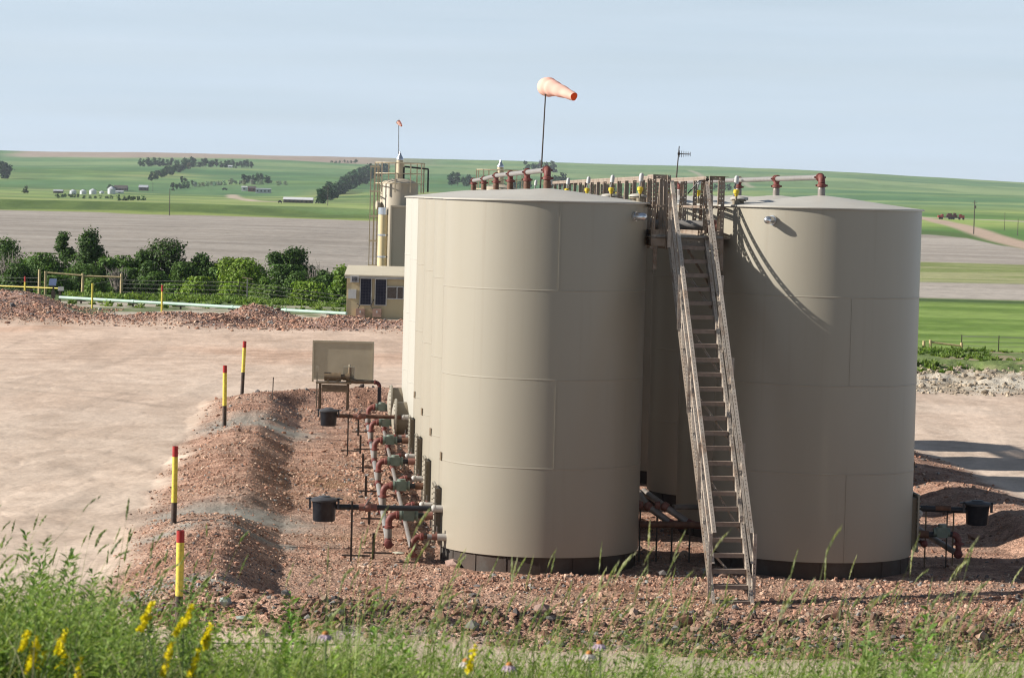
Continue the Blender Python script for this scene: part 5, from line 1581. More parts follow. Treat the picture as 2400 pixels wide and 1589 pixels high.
def house(name, px0, px1, py, pt, mw, mr, label, wins=2, flat=0.35, cat='house', deep=0.8):
    p, w, h = far_box(px0, px1, py, pt)
    root = thing(name, label, cat, p)
    d = max(4.0, w * deep if w < 12 else 7)
    he = h * (1 - flat)
    q = MB(); q.box((0, d / 2, he / 2 - 0.5), (w, d, he + 1.0)); q.build('wall', mw, root, smooth=0)
    q = MB(); e = w / 2 + 0.25
    q.add([(-e, -0.3, he), (e, -0.3, he), (e, d + 0.3, he), (-e, d + 0.3, he), (-e, d / 2, h), (e, d / 2, h)], [(0, 1, 5, 4), (2, 3, 4, 5), (1, 2, 5), (3, 0, 4), (3, 2, 1, 0)]); q.build('roof', mr, root, smooth=0)
    for k in range(wins):
        q = MB(); x = -w / 2 + w * (k + 0.5) / wins; q.box((x, -0.06, he * 0.52), (min(1.6, w / wins * 0.4), 0.16, he * 0.38)); q.build('window', m_darkwin, root, smooth=0)
    return root
house('old_shed', 125, 146, 453, 444.5, m_oldw, m_greyw, 'low old dark shed left of the grain bins', 1, 0.4, 'shed')
house('old_barn', 266, 297, 447, 434.5, m_oldw, m_oldr, 'old brown barn with a sagging roof behind the tallest grain bin', 1, 0.6, 'barn')
house('farm_outbuilding', 271, 288, 453.5, 447, m_whitew, m_binr, 'low white outbuilding right of the tallest grain bin', 1, 0.35, 'shed')
house('farmhouse', 325, 346, 448, 434.5, m_oldw, m_greyw, 'weathered two storey farmhouse alone right of the old barn', 2, 0.42)
house('camper_trailer', 566, 579, 449, 437.5, m_whitew, m_whitew, 'white camper parked left of the dark red cottage', 1, 0.15, 'camper')
house('cottage', 581, 599, 450, 437, m_redw2, m_oldr, 'dark red cottage between the white camper and the grey trailer home', 2, 0.35)
house('trailer_home', 599, 634, 454, 442.5, m_greyw, m_greyw, 'grey trailer home right of the dark red cottage', 4, 0.12)
house('ranch_house', 664, 732, 476, 462.5, m_oldw, m_whitew, 'long low house with a white roof in front of the shelterbelt', 7, 0.42)
house('field_shed', 534, 544, 394.5, 388, m_whitew, m_binr, 'small white shed high up by the hilltop grove', 1, 0.3, 'shed')
house('hill_barn', 424, 434, 387, 377, m_whitew, m_redw2, 'pale small house half hidden in the hilltop grove', 1, 0.4)
def vehicle(px0, px1, py, pt, mb_, label, name='parked_car', cat='car', Y0=700):
    p, w, h = far_box(px0, px1, py, pt, Y0)
    root = thing(name, label, cat, p)
    d = min(2.2, w * 0.5)
    q = MB()
    prof = [(-w / 2, h * .25), (w / 2, h * .25), (w / 2, h * .6), (w * .28, h * .66), (w * .14, h), (-w * .22, h), (-w * .34, h * .66), (-w / 2, h * .6)]
    n = len(prof)
    q.add([(x, y, z) for y in (0, d) for x, z in prof], [tuple(range(n)), tuple(range(2 * n - 1, n - 1, -1))] + [(i, i + n, (i + 1) % n + n, (i + 1) % n) for i in range(n)]); q.build('body', mb_, root, smooth=0)
    q = MB(); q.add([(w * .25, -0.03, h * .68), (w * .13, -0.03, h * .94), (-w * .2, -0.03, h * .94), (-w * .3, -0.03, h * .68)], [(0, 1, 2, 3)]); q.build('window', m_darkwin, root, smooth=0)
    for x in (-w * .3, w * .3):
        for y in (0.05, d - 0.05):
            q = MB(); q.cyl((x, y - 0.12, h * .22), (x, y + 0.12, h * .22), h * .22, n=12); q.build('wheel', m_tyre, root)
vehicle(520, 533, 446, 440.5, m_darkwin, 'dark car parked on the grass left of the white camper')
vehicle(738, 748, 477, 470, m_whitew, 'white pickup at the right end of the long low house', 'pickup_truck', 'pickup')
vehicle(651, 661, 476, 469.5, m_darkwin, 'dark pickup at the left end of the long low house', 'pickup_truck', 'pickup')
# red machine on the road at right
p, w, h = far_box(2199, 2261, 515, 498, 900)
root = thing('red_truck', 'long red rig truck standing on the far gravel road', 'truck', p)
u_ = w / 61.0
q = MB(); q.box((0, 1.2, 0.95), (w * 0.96, 2.0, 0.35)); q.build('chassis', m_darkwin, root, smooth=0)
q = MB(); q.box((-w * 0.40, 1.2, 1.35), (w * 0.20, 2.3, 1.0)); q.box((-w * 0.34, 1.2, 2.0), (w * 0.08, 2.2, 0.6)); q.build('front_unit', m_carred, root, smooth=0)
q = MB(); q.box((w * 0.02, 1.2, 1.6), (w * 0.40, 2.3, 0.95)); q.box((-w * 0.06, 1.2, 2.4), (w * 0.16, 2.0, 0.7)); q.box((w * 0.13, 1.2, 2.5), (w * 0.10, 1.8, 0.9)); q.build('machinery', mat('machine_dark', (0.10, 0.025, 0.028), 0.5, var=0.4, scale=0.9), root, smooth=0)
q = MB(); q.box((w * 0.39, 1.2, 1.4), (w * 0.2, 2.3, 1.1)); q.box((w * 0.345, 1.2, 2.1), (w * 0.09, 2.1, 0.6)); q.build('cab', m_carred, root, smooth=0)
for x in (-.44, -.36, -.08, 0.0, .08, .30, .45):
    q = MB(); q.cyl((w * x, 0.0, 0.5), (w * x, 0.3, 0.5), 0.5, n=12); q.build('wheel', m_tyre, root)

def pole(px, py, pt, label, Y0=500, r=0.16, arm=True):
    p = placeY(px, py, Y0, 3000); h = (py - pt) * p.y / F
    root = thing('utility_pole', label, 'utility pole', p, group='wooden utility poles')
    q = MB(); q.cyl((0, 0, -1), (0, 0, h), r, r * 0.7, n=8); q.build('pole', m_steel, root)
    if arm:
        q = MB(); q.box((0, -r - 0.05, h - 0.7), (1.5, 0.12, 0.14)); q.build('crossarm', m_steel, root, smooth=0)
        q = MB(); q.cyl((r + 0.15, 0, h - 2.6), (r + 0.15, 0, h - 1.7), 0.2, n=10); q.build('transformer', m_steel, root)
pole(397, 505, 442, 'wooden utility pole at the far edge of the grey field, left', arm=False)
pole(768, 482, 432, 'wooden utility pole before the dark shelterbelt', arm=False)
pole(2282, 549, 470, 'dark wooden utility pole at the edge of the grey field on the right', r=0.19)
pole(2385, 553, 513, 'short utility pole at the far right below the road', r=0.13, arm=False)
pole(2354, 540, 499, 'thin pale pole in the right-hand pasture', r=0.10, arm=False)
pole(358, 449, 427, 'thin pole beside the weathered farmhouse', 1000, r=0.14, arm=False)

# ------------------------------------------------------------------ trees
def leaf_material(name, trans=0.35):
    m, N, L, P = nodes_of(name)
    at = N.new('ShaderNodeAttribute'); at.attribute_name = 'col'
    L.new(at.outputs['Color'], P.inputs['Base Color'])
    P.inputs['Roughness'].default_value = 0.65
    P.inputs['Specular IOR Level'].default_value = 0.25
    t = N.new('ShaderNodeBsdfTranslucent')
    v = N.new('ShaderNodeVectorMath'); v.operation = 'MULTIPLY'; v.inputs[1].default_value = (1.15, 1.2, 0.55)
    L.new(at.outputs['Color'], v.inputs[0]); L.new(v.outputs['Vector'], t.inputs['Color'])
    ms = N.new('ShaderNodeMixShader'); ms.inputs['Fac'].default_value = trans
    L.new(P.outputs['BSDF'], ms.inputs[1]); L.new(t.outputs['BSDF'], ms.inputs[2])
    L.new(ms.outputs['Shader'], N['Material Output'].inputs['Surface'])
    return m
m_leaf = leaf_material('leaf', 0.28)
m_bark = mat('bark', (0.09, 0.07, 0.05), 0.85, var=0.3, scale=4)
m_deadwood = mat('bark_bare', (0.22, 0.19, 0.17), 0.85, var=0.3, scale=3)
def tree(name, label, base, h, w, col, n=1800, ls=0.30, group=None, lobes=11, shape='round', seed=0, trunk=True, low=0.12, col2=None, cat='tree'):
    r = np.random.default_rng(seed + int(abs(base.x * 13 + base.y * 7 + h * 100)))
    root = thing(name, label, cat, base, group=group)
    # lobes of the crown
    zc = r.uniform(low, 0.88, lobes); zc[0] = 0.86; zc[1] = 0.30; zc[2] = 0.6
    if shape == 'round': env = np.sqrt(np.clip(1 - ((zc - 0.48) / 0.56) ** 2, 0.05, 1))
    elif shape == 'tall': env = np.clip(1.15 - zc, 0.25, 1) ** 0.6
    else: env = np.clip(1.05 - 0.75 * zc, 0.2, 1)
    ang = r.uniform(0, 6.283, lobes) + np.arange(lobes) * 2.4
    rad = env * r.uniform(0.25, 0.72, lobes) * w / 2; rad[0] *= 0.3
    lx, ly, lz = rad * np.cos(ang), rad * np.sin(ang), zc * h
    lr = (0.19 + 0.14 * r.random(lobes)) * w * (0.7 + 0.5 * env)
    lh = lr * r.uniform(0.65, 1.0, lobes)
    k = r.choice(lobes, n, p=(lr ** 2) / (lr ** 2).sum())
    d = r.normal(size=(n, 3)); d /= np.linalg.norm(d, axis=1, keepdims=True)
    rr = r.random(n) ** 0.35 * (1 + 0.16 * r.normal(size=n))
    P = np.stack([lx[k] + d[:, 0] * rr * lr[k], ly[k] + d[:, 1] * rr * lr[k], np.minimum(lz[k] + d[:, 2] * rr * lh[k], h * 1.04)], 1)
    P[:, 2] = np.maximum(P[:, 2], 0.02 * h)
    nn = d * 0.9 + r.normal(size=(n, 3)) * 0.55 + np.array([0, 0, 0.35]); nn /= np.linalg.norm(nn, axis=1, keepdims=True)
    t = np.cross(nn, r.normal(size=(n, 3))); t /= np.linalg.norm(t, axis=1, keepdims=True)
    b = np.cross(nn, t)
    s = (ls * r.uniform(0.6, 1.35, n))[:, None]
    V = np.stack([P - t * s * 0.62, P - b * s * 0.36 + nn * s * 0.1, P + t * s * 0.62, P + b * s * 0.36 - nn * s * 0.05], 1).reshape(-1, 3)
    Fc = np.arange(4 * n).reshape(n, 4)
    c0 = np.asarray(col)[None]
    lobe_tint = r.uniform(0.78, 1.22, lobes)[k][:, None]
    C = c0 * lobe_tint * r.uniform(0.75, 1.3, (n, 1)) * (1 + r.normal(size=(n, 3)) * 0.05)
    if col2 is not None:
        m2 = (r.random(n) < 0.35)[:, None]; C = np.where(m2, np.asarray(col2)[None] * r.uniform(0.8, 1.2, (n, 1)), C)
    cr = mesh_np('crown', V, Fc, m_leaf, root, attrs={'col': np.repeat(np.clip(C, 0.004, 1), 4, 0)})
    if trunk:
        q = MB(); tr_ = max(0.05, w * 0.028)
        q.tube([(0, 0, -0.6), (0.02 * w, 0, h * 0.2), (-0.01 * w, 0.01 * w, h * 0.5), (0, 0, h * 0.82)], [tr_ * 1.3, tr_, tr_ * 0.6, tr_ * 0.15], 7)
        for i in range(min(lobes, 8)):
            z0 = max(0.12 * h, lz[i] * 0.55)
            q.tube([(0, 0, z0), (lx[i] * 0.5, ly[i] * 0.5, z0 + (lz[i] - z0) * 0.6), (lx[i], ly[i], lz[i])], [tr_ * 0.5, tr_ * 0.33, tr_ * 0.1], 5)
        q.build('trunk', m_bark, root)
    return root
DG, MG, BG, LG = (0.055, 0.105, 0.022), (0.080, 0.145, 0.030), (0.165, 0.255, 0.03), (0.12, 0.195, 0.035)
def row_tree(px, top, width, Y, col, label, **kw):
    b = on_ground(px, Y)
    sy = hor(px) + (EYE - b.z) * F / Y
    h = (sy - top) * Y / F
    kw['n'] = int(kw.get('n', 1800) * 3.0); kw['ls'] = 0.185
    return tree(kw.pop('name', 'tree'), label, b, h, width * Y / F, col, group=kw.pop('group', 'trees and shrubs along the far pad edge'), **kw)
SH = dict(name='shrub', cat='shrub', shape='bush', lobes=8, low=0.1)
row_tree(14, 556, 105, 226, DG, 'dark tree cut by the left edge of the photo', n=2300)
row_tree(148, 531, 62, 228, DG, 'slim tall dark tree, left one of the two tallest', n=2000, shape='tall')
row_tree(208, 530, 92, 226, DG, 'broad tall dark tree, right one of the two tallest', n=2600, shape='tall', lobes=13)
row_tree(245, 600, 70, 221, MG, 'green tree at the right foot of the two tallest', n=1600)
row_tree(108, 598, 120, 219, MG, 'rounded mid green tree below and left of the two tallest', n=2400)
row_tree(60, 606, 90, 222, MG, 'mid green tree between the left edge and the two tallest', n=1600)
row_tree(40, 622, 110, 214, DG, 'low dark shrub behind the left wood brace', n=1800, **SH)
row_tree(185, 622, 110, 215, MG, 'shrub behind the middle of the left wood brace', n=1800, **SH)
row_tree(330, 584, 60, 224, DG, 'narrow dark tree left of the broad middle one', n=1600)
row_tree(392, 562, 108, 225, DG, 'broad dark tree in the middle of the row', n=3000, lobes=14, col2=(0.075, 0.085, 0.05))
row_tree(345, 615, 95, 217, DG, 'dark shrub under the left side of the broad middle tree', n=1700, **SH)
row_tree(474, 591, 80, 224, DG, 'dark tree right of the broad middle one', n=2000)
row_tree(428, 618, 110, 216, MG, 'green shrub under the right side of the broad middle tree', n=1800, **SH)
row_tree(566, 608, 118, 214, BG, 'bright yellow-green tree in the middle of the row', n=2800, col2=(0.14, 0.2, 0.035))
row_tree(510, 630, 80, 216, MG, 'mid green shrub left of the bright yellow-green tree', n=1500, **SH)
row_tree(650, 590, 62, 226, DG, 'dark tree, left half of the forked pair near the shed', n=1800)
row_tree(695, 582, 84, 226, DG, 'dark tree, right half of the forked pair near the shed', n=2300)
row_tree(672, 625, 130, 220, DG, 'dark shrub under the forked pair', n=2200, **SH)
row_tree(768, 642, 60, 218, MG, 'mid green tree left of the shed', n=1400)
row_tree(800, 624, 60, 208, LG, 'green tree touching the left wall of the shed', n=1700, col2=BG)
row_tree(715, 664, 112, 202, BG, 'bright rounded bush below the forked pair', n=2400, **SH)
row_tree(468, 652, 100, 203, BG, 'bright low bush left of the crossbar post', n=2000, **SH)
row_tree(545, 668, 80, 201, BG, 'bright low bush below the yellow-green tree', n=1500, **SH)
row_tree(620, 650, 70, 206, LG, 'green bush between the yellow-green tree and the bright rounded bush', n=1500, **SH)
row_tree(300, 632, 90, 218, MG, 'mid green shrub between the two tallest trees and the broad middle one', n=1500, **SH)
row_tree(600, 625, 90, 222, DG, 'dark shrub between the yellow-green tree and the forked pair', n=1500, **SH)
row_tree(738, 655, 80, 214, MG, 'mid green shrub just left of the shed', n=1400, **SH)
row_tree(400, 668, 80, 204, LG, 'low light green bush under the broad middle tree', n=1400, **SH)
row_tree(130, 650, 90, 210, MG, 'low green shrub between the first two wood posts', n=1300, **SH)
row_tree(225, 655, 80, 209, LG, 'low light green shrub between the last two wood posts', n=1300, **SH)
row_tree(640, 672, 80, 203, LG, 'low light bush right of the crossbar post', n=1200, **SH)
row_tree(286, 604, 84, 223, MG, 'mid green tree filling the gap right of the two tallest', n=1700)
row_tree(752, 628, 56, 221, DG, 'dark tree between the forked pair and the shed', n=1300)
row_tree(85, 640, 100, 217, DG, 'dark shrub low between the left edge and the two tallest trees', n=1500, **SH)
row_tree(520, 612, 70, 226, DG, 'dark tree top filling the gap left of the yellow-green tree', n=1300)
row_tree(365, 640, 100, 214, MG, 'mid green shrub low under the broad middle tree', n=1500, **SH)
row_tree(700, 640, 90, 218, MG, 'mid green shrub between the forked pair and the bright rounded bush', n=1500, **SH)
row_tree(275, 640, 80, 214, DG, 'dark shrub behind the right end of the left wood brace', n=1500, **SH)
def bare_bush(px, top, width, Y, label):
    b = on_ground(px, Y); h = (hor(px) + (EYE - b.z) * F / Y - top) * Y / F; w = width * Y / F
    r = random.Random(px)
    root = thing('bare_shrub', label, 'shrub', b)
    q = MB()
    for k in range(26):
        a = r.uniform(0, 6.28); rr = r.uniform(0.2, 1) * w / 2; hh = h * r.uniform(0.6, 1.0)
        x, y = rr * math.cos(a), rr * math.sin(a)
        q.tube([(x * .1, y * .1, -.2), (x * .5, y * .5, hh * .5), (x * .8 + r.uniform(-.2, .2), y * .8, hh * .8), (x, y, hh)], [0.05, 0.035, 0.02, 0.008], 4, False)
        for j in range(4):
            t = r.uniform(0.4, 0.9); p = Vector((x * t, y * t, hh * t))
            q.tube([p, p + Vector((r.uniform(-.5, .5), r.uniform(-.5, .5), r.uniform(.2, .8)))], [0.016, 0.005], 4, False)
    q.build('branches', m_deadwood, root)
bare_bush(272, 620, 60, 213, 'grey leafless shrub beside the right end of the left wood brace')
bare_bush(20, 585, 60, 220, 'grey leafless shrub among the trees at the left edge')
bare_bush(738, 612, 60, 222, 'grey leafless shrub right of the forked pair')

# far trees: every crown its own
FG = (0.028, 0.068, 0.026); SG = (0.20, 0.25, 0.18)
def far_tree(px, py, pt, pw, col, label, group, shape='round', lv=230, cat='tree', name='tree', Y0=1060):
    p = placeY(px, py, Y0, 4400); k = p.y / F
    h, w = (py - pt) * k, pw * k
    return tree(name, label, p - UZ * 0.5, h + 0.5, w, col, n=lv, ls=max(w, h) * 0.17, group=group, lobes=7, shape=shape, trunk=h > 5, low=0.15, seed=int(px * 10), cat=cat)
rr_ = random.Random(5)
def belt(x0, y0, x1, y1, n, hpx, wpx, col, label, group, jit=2.0, **kw):
    for i in range(n):
        t = (i + rr_.uniform(-0.3, 0.3)) / max(1, n - 1)
        px, py = x0 + (x1 - x0) * t, y0 + (y1 - y0) * t + rr_.uniform(-jit, jit) * 0.5
        c = tuple(v * rr_.uniform(0.8, 1.25) for v in col)
        far_tree(px, py, py - hpx * rr_.uniform(0.75, 1.2), wpx * rr_.uniform(0.85, 1.25), c, label, group, **kw)
gA = 'trees of the hilltop grove'
belt(328, 390, 590, 394, 30, 17, 13, FG, 'dark tree in the top line of the hilltop grove', gA)
belt(356, 425, 455, 392, 15, 22, 15, FG, 'dark tree in the slanting arm of the hilltop grove', gA)
belt(378, 415, 440, 398, 5, 14, 12, (0.085, 0.085, 0.075), 'greyish tree mixed into the slanting arm of the grove', gA)
gB = 'trees of the grove above the trailer home'
belt(404, 447, 452, 438, 6, 16, 14, FG, 'dark tree at the left end of the pale shrub row', gB)
belt(424, 430, 436, 432, 2, 16, 10, FG, 'dark taller tree just above the left end of the shrub row', gB)
belt(460, 438, 562, 432, 13, 11, 11, SG, 'silvery shrub in the pale row left of the dark grove', 'silvery shrubs of the pale row', cat='shrub', name='shrub', lv=170)
belt(568, 430, 632, 430, 8, 21, 16, FG, 'dark tree in the round grove above the trailer home', gB)
belt(576, 434, 612, 433, 3, 12, 13, SG, 'silvery shrub before the round dark grove', 'silvery shrubs of the pale row', cat='shrub', name='shrub', lv=170)
belt(650, 434, 668, 434, 3, 11, 10, SG, 'silvery shrub apart to the right of the dark grove', 'silvery shrubs of the pale row', cat='shrub', name='shrub', lv=170)
gC = 'trees of the dark shelterbelt beside the vessel'
for k in range(5):
    belt(744 + 7 * k, 478 - 2 * k, 842 + 12 * k, 425 - 3 * k, 11, 30, 22, FG, 'dark tree in the long shelterbelt left of the treater vessel', gC, jit=5, lv=320)
belt(832, 425, 905, 408, 8, 26, 20, FG, 'dark tree at the upper end of the long shelterbelt', gC, jit=4, lv=300)
belt(778, 383, 832, 382, 7, 6, 9, FG, 'tiny dark tree on the skyline slope', 'tiny trees below the skyline', lv=90)
far_tree(833, 383, 373, 10, FG, 'small dark tree standing tallest of the tiny trees below the skyline', None, lv=120)
far_tree(8, 419, 381, 40, FG, 'round dark tree at the far left edge on the hillside', None, lv=420)
far_tree(61, 453, 436, 18, (0.05, 0.07, 0.03), 'lone bushy tree left of the old dark shed', None, lv=220)
far_tree(257, 446, 432, 15, FG, 'dark tree left of the old barn roof', None, lv=200)
belt(135, 463, 182, 463, 6, 9, 12, FG, 'dark bush in the row under the left grain bins', 'dark bushes below the grain bins', cat='shrub', name='shrub', lv=130)
belt(200, 465, 262, 466, 6, 7, 11, FG, 'dark low bush in the row under the middle grain bins', 'dark bushes below the grain bins', cat='shrub', name='shrub', lv=130)
belt(280, 470, 332, 469, 6, 12, 14, FG, 'dark taller bush in the row below the old barn', 'dark bushes below the grain bins', cat='shrub', name='shrub', lv=150)
gD = 'dark trees seen over the tank roofs'
belt(1060, 436, 1096, 438, 4, 28, 20, FG, 'dark tree between the two treater vessels', gD, lv=260)
belt(1236, 401, 1256, 403, 3, 22, 16, FG, 'dark tree behind the windsock pole', gD, lv=260)
belt(1270, 402, 1294, 404, 3, 22, 16, (0.05, 0.06, 0.04), 'greyer tree just right of the windsock pole', gD, lv=260)
belt(1290, 440, 1320, 436, 4, 26, 18, FG, 'dark tree behind the front vent elbow', gD, lv=240)
belt(1180, 446, 1240, 442, 5, 24, 18, FG, 'dark tree low behind the second vessel', gD, lv=240)
belt(1676, 446, 1710, 446, 4, 16, 13, FG, 'dark tree seen past the right vent pipe', gD, lv=200)

# ------------------------------------------------------------------ weeds and grass on the near hillside
m_grass = leaf_material('grass_blade', 0.4)
m_petal = leaf_material('petal', 0.3)
g_ = np.random.default_rng(23)
def hillpt(n, x0, x1, y0, y1):
    Y = g_.uniform(y0, y1, n); X = g_.uniform(x0, x1, n) * (Y + 1.5)
    return X, Y, ground_z(X, Y)
def blades(X, Y, Z, L, w, lean, az, curl, C, seg=4):
    """tapering bent strips; returns verts, quads, colours"""
    n = len(X)
    t = np.linspace(0, 1, seg + 1)[None, :]
    hx = (lean[:, None] * t + curl[:, None] * t ** 2.4) * L[:, None]
    z = L[:, None] * t * np.sqrt(np.clip(1 - (0.55 * (lean[:, None] + curl[:, None] * t)) ** 2, 0.1, 1)) - 0.25 * L[:, None] * np.clip(curl[:, None], 0, 2) * t ** 3.2
    dx, dy = np.cos(az)[:, None], np.sin(az)[:, None]
    px, py, pz = X[:, None] + hx * dx, Y[:, None] + hx * dy, Z[:, None] + z
    ww = w[:, None] * (1 - t ** 1.6) * (0.55 + 0.45 * np.minimum(1, t * 4)) + 0.0006
    f = g_.uniform(0, 6.283, n)[:, None] + 0.5 * t
    sx, sy = np.cos(f) * ww / 2, np.sin(f) * ww / 2
    A = np.stack([px - sx, py - sy, pz], -1); B = np.stack([px + sx, py + sy, pz], -1)
    V = np.stack([A, B], 2).reshape(-1, 3)
    k = (np.arange(n) * 2 * (seg + 1))[:, None] + (2 * np.arange(seg))[None, :]
    Q = np.stack([k, k + 1, k + 3, k + 2], -1).reshape(-1, 4)
    tip = np.stack([px[:, -1], py[:, -1], pz[:, -1]], 1)
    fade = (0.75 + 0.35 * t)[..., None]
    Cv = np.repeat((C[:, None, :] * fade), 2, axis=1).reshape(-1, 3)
    return V, Q, Cv, tip, (az, lean + curl)
PARTS = []
def put(V, Q, C):
    off = sum(len(p[0]) for p in PARTS)
    PARTS.append((V, Q + off, C))
def gcol(n, a, b):
    t = g_.random((n, 1))
    return (np.asarray(a) * (1 - t) + np.asarray(b) * t) * g_.uniform(0.75, 1.25, (n, 1))
# leaf blades, thicker towards the left
N_ = 40000
X, Y, Z = hillpt(N_, -0.235, 0.235, 11.2, 21)
kk = g_.random(N_) < np.where(X / Y < -0.09, 0.62, 1.0)
X, Y, Z = X[kk], Y[kk], Z[kk]; N_ = len(X)
kk = g_.random(N_) < np.where(X / Y > -0.075, 0.22 + 0.78 * sst(0.40, 0.58, fbm(X * 1.7 + 21, Y * 0.9, 3)), 1.0)
X, Y, Z = X[kk], Y[kk], Z[kk]; N_ = len(X)
cl = fbm(X * 1.1 + 40, Y * 1.1, 3)
left = sst(-0.05, -0.13, X / Y)
cl2 = fbm(X * 2.6 + 9, Y * 2.6, 3)
gapk = 1 - 0.55 * np.exp(-((X / Y + 0.112) / 0.022) ** 2)
L = (0.14 + 0.44 * sst(0.28, 0.70, 0.5 * cl + 0.5 * cl2) + 0.05 * (1 - left)) * gapk * g_.uniform(0.40, 1.30, N_)
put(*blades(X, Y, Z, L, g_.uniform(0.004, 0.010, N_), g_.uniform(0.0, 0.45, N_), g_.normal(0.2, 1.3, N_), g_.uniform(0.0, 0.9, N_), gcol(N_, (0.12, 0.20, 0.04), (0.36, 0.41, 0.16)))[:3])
# dry straw
N_ = 2600
X, Y, Z = hillpt(N_, -0.235, 0.235, 10, 20)
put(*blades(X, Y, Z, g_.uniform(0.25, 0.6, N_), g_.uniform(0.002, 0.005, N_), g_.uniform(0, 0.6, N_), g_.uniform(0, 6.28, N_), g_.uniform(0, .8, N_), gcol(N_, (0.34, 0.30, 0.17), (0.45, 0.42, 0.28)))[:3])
# seed-head grasses: thin stem, nodding bristly head
def heads(n, x0, x1, y0, y1, l0, l1, hl0, hl1, hw, ca, cb, nod=0.5):
    X, Y, Z = hillpt(n, x0, x1, y0, y1)
    L = g_.uniform(l0, l1, n)
    az = g_.normal(0.15, 0.7, n); lean = g_.uniform(0.0, 0.28, n); curl = g_.uniform(0.0, 0.25, n)
    C = gcol(n, (0.17, 0.23, 0.08), (0.26, 0.29, 0.13))
    V, Q, Cv, tip, _ = blades(X, Y, Z, L, np.full(n, 0.0052), lean, az, curl, C)
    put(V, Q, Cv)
    hl = g_.uniform(hl0, hl1, n); s = 9
    d = np.stack([np.cos(az) * (lean + curl + nod * g_.uniform(0.1, 1.3, n)), np.sin(az) * (lean + curl), np.ones(n)], 1); d /= np.linalg.norm(d, axis=1, keepdims=True)
    # each head is a spindle of many short awns
    m = 16
    a0 = np.repeat(tip, m, 0); dd = np.repeat(d, m, 0); hh = np.repeat(hl, m)
    t = np.tile(np.linspace(0, 1, m), n)
    bend = np.stack([np.cos(np.repeat(az, m)), np.sin(np.repeat(az, m)), -np.ones(n * m) * 0.6], 1) * (t ** 2 * hh * 0.30 * np.repeat(g_.uniform(0, 1.2, n), m))[:, None]
    c = a0 + dd * (t * hh)[:, None] + bend
    f = g_.uniform(0, 6.283, n * m)
    o = np.stack([np.cos(f), np.sin(f), np.full(n * m, 0.55)], 1)
    wdt = hw * np.sin(np.pi * (0.12 + 0.80 * t))[:, None] * g_.uniform(0.8, 1.2, (n * m, 1))
    e = dd * (hh * 0.10)[:, None]
    V = np.stack([c - e, c + o * wdt, c + e * 1.7, c - o * wdt], 1).reshape(-1, 3)
    put(V, np.arange(4 * n * m).reshape(-1, 4), np.repeat(np.repeat(gcol(n, ca, cb), m, 0) * g_.uniform(0.8, 1.2, (n * m, 1)), 4, 0))
heads(330, -0.20, 0.215, 11.5, 18, 0.42, 0.72, 0.055, 0.10, 0.0075, (0.24, 0.30, 0.12), (0.36, 0.38, 0.20))
heads(150, -0.06, 0.20, 12, 17, 0.62, 0.98, 0.09, 0.16, 0.0055, (0.30, 0.33, 0.17), (0.42, 0.41, 0.25), 0.15)
heads(60, -0.20, -0.09, 12, 16, 0.6, 0.95, 0.06, 0.10, 0.007, (0.16, 0.22, 0.09), (0.26, 0.30, 0.14), 0.1)
# leafy weeds: stem with many small leaves
def leafy(X, Y, Z, H, C, nl, l0, w0, r):
    n = len(X)
    az = r.uniform(0, 6.28, n); lean = r.uniform(0, 0.2, n)
    out = [blades(X, Y, Z, H, np.full(n, 0.006), lean, az, r.uniform(0, 0.12, n), C * 0.8)[:3]]
    t = np.tile(np.linspace(0.12, 1.0, nl), n) + r.normal(0, 0.02, n * nl)
    HH = np.repeat(H, nl)
    bx = np.repeat(X, nl) + np.repeat(np.cos(az) * lean, nl) * HH * t; by = np.repeat(Y, nl) + np.repeat(np.sin(az) * lean, nl) * HH * t; bz = np.repeat(Z, nl) + HH * t * 0.98
    f = r.uniform(0, 6.283, n * nl)
    sp = (0.16 * HH * (1.05 - t)) * r.uniform(0.1, 1.0, n * nl)
    el = r.uniform(0.1, 0.9, n * nl)
    d = np.stack([np.cos(f), np.sin(f), el], 1); d /= np.linalg.norm(d, axis=1, keepdims=True)
    s = np.cross(d, np.array([0, 0, 1.0])); s /= np.linalg.norm(s, axis=1, keepdims=True)
    p = np.stack([bx, by, bz], 1) + d * sp[:, None]
    l = (l0 * r.uniform(0.5, 1.3, n * nl) * (1.15 - 0.6 * t))[:, None]; w = w0 / l0 * l
    up = np.array([0, 0, 1.0]) * l * 0.12
    V = np.stack([p, p + d * l * 0.5 - s * w * 0.5 + up, p + d * l, p + d * l * 0.5 + s * w * 0.5 + up], 1).reshape(-1, 3)
    Cl = np.repeat(C, nl, 0) * r.uniform(0.7, 1.35, (n * nl, 1))
    out.append((V, np.arange(4 * n * nl).reshape(-1, 4), np.repeat(Cl, 4, 0)))
    return out
n = 900
X, Y, Z = hillpt(n, -0.225, -0.09, 10.8, 18)
kk = (np.abs(X / Y + 0.113) > 0.017) | (g_.random(n) < 0.25)
X, Y, Z = X[kk], Y[kk], Z[kk]; n = len(X)
for o in leafy(X, Y, Z, g_.uniform(0.30, 0.62, n), gcol(n, (0.13, 0.225, 0.05), (0.32, 0.42, 0.13)), 38, 0.058, 0.024, g_): put(*o)
n = 900
X, Y, Z = hillpt(n, -0.10, 0.215, 10.5, 17)
for o in leafy(X, Y, Z, g_.uniform(0.22, 0.55, n), gcol(n, (0.13, 0.225, 0.04), (0.29, 0.39, 0.10)), 24, 0.06, 0.026, g_): put(*o)
V = np.concatenate([p[0] for p in PARTS]); Q = np.concatenate([p[1] for p in PARTS]); C = np.concatenate([p[2] for p in PARTS])
tag(mesh_np('grass', V, Q, m_grass, attrs={'col': np.clip(C, 0.01, 1)}), 'tall grass and weeds on the slope along the bottom of the photo', 'grass', kind='stuff')

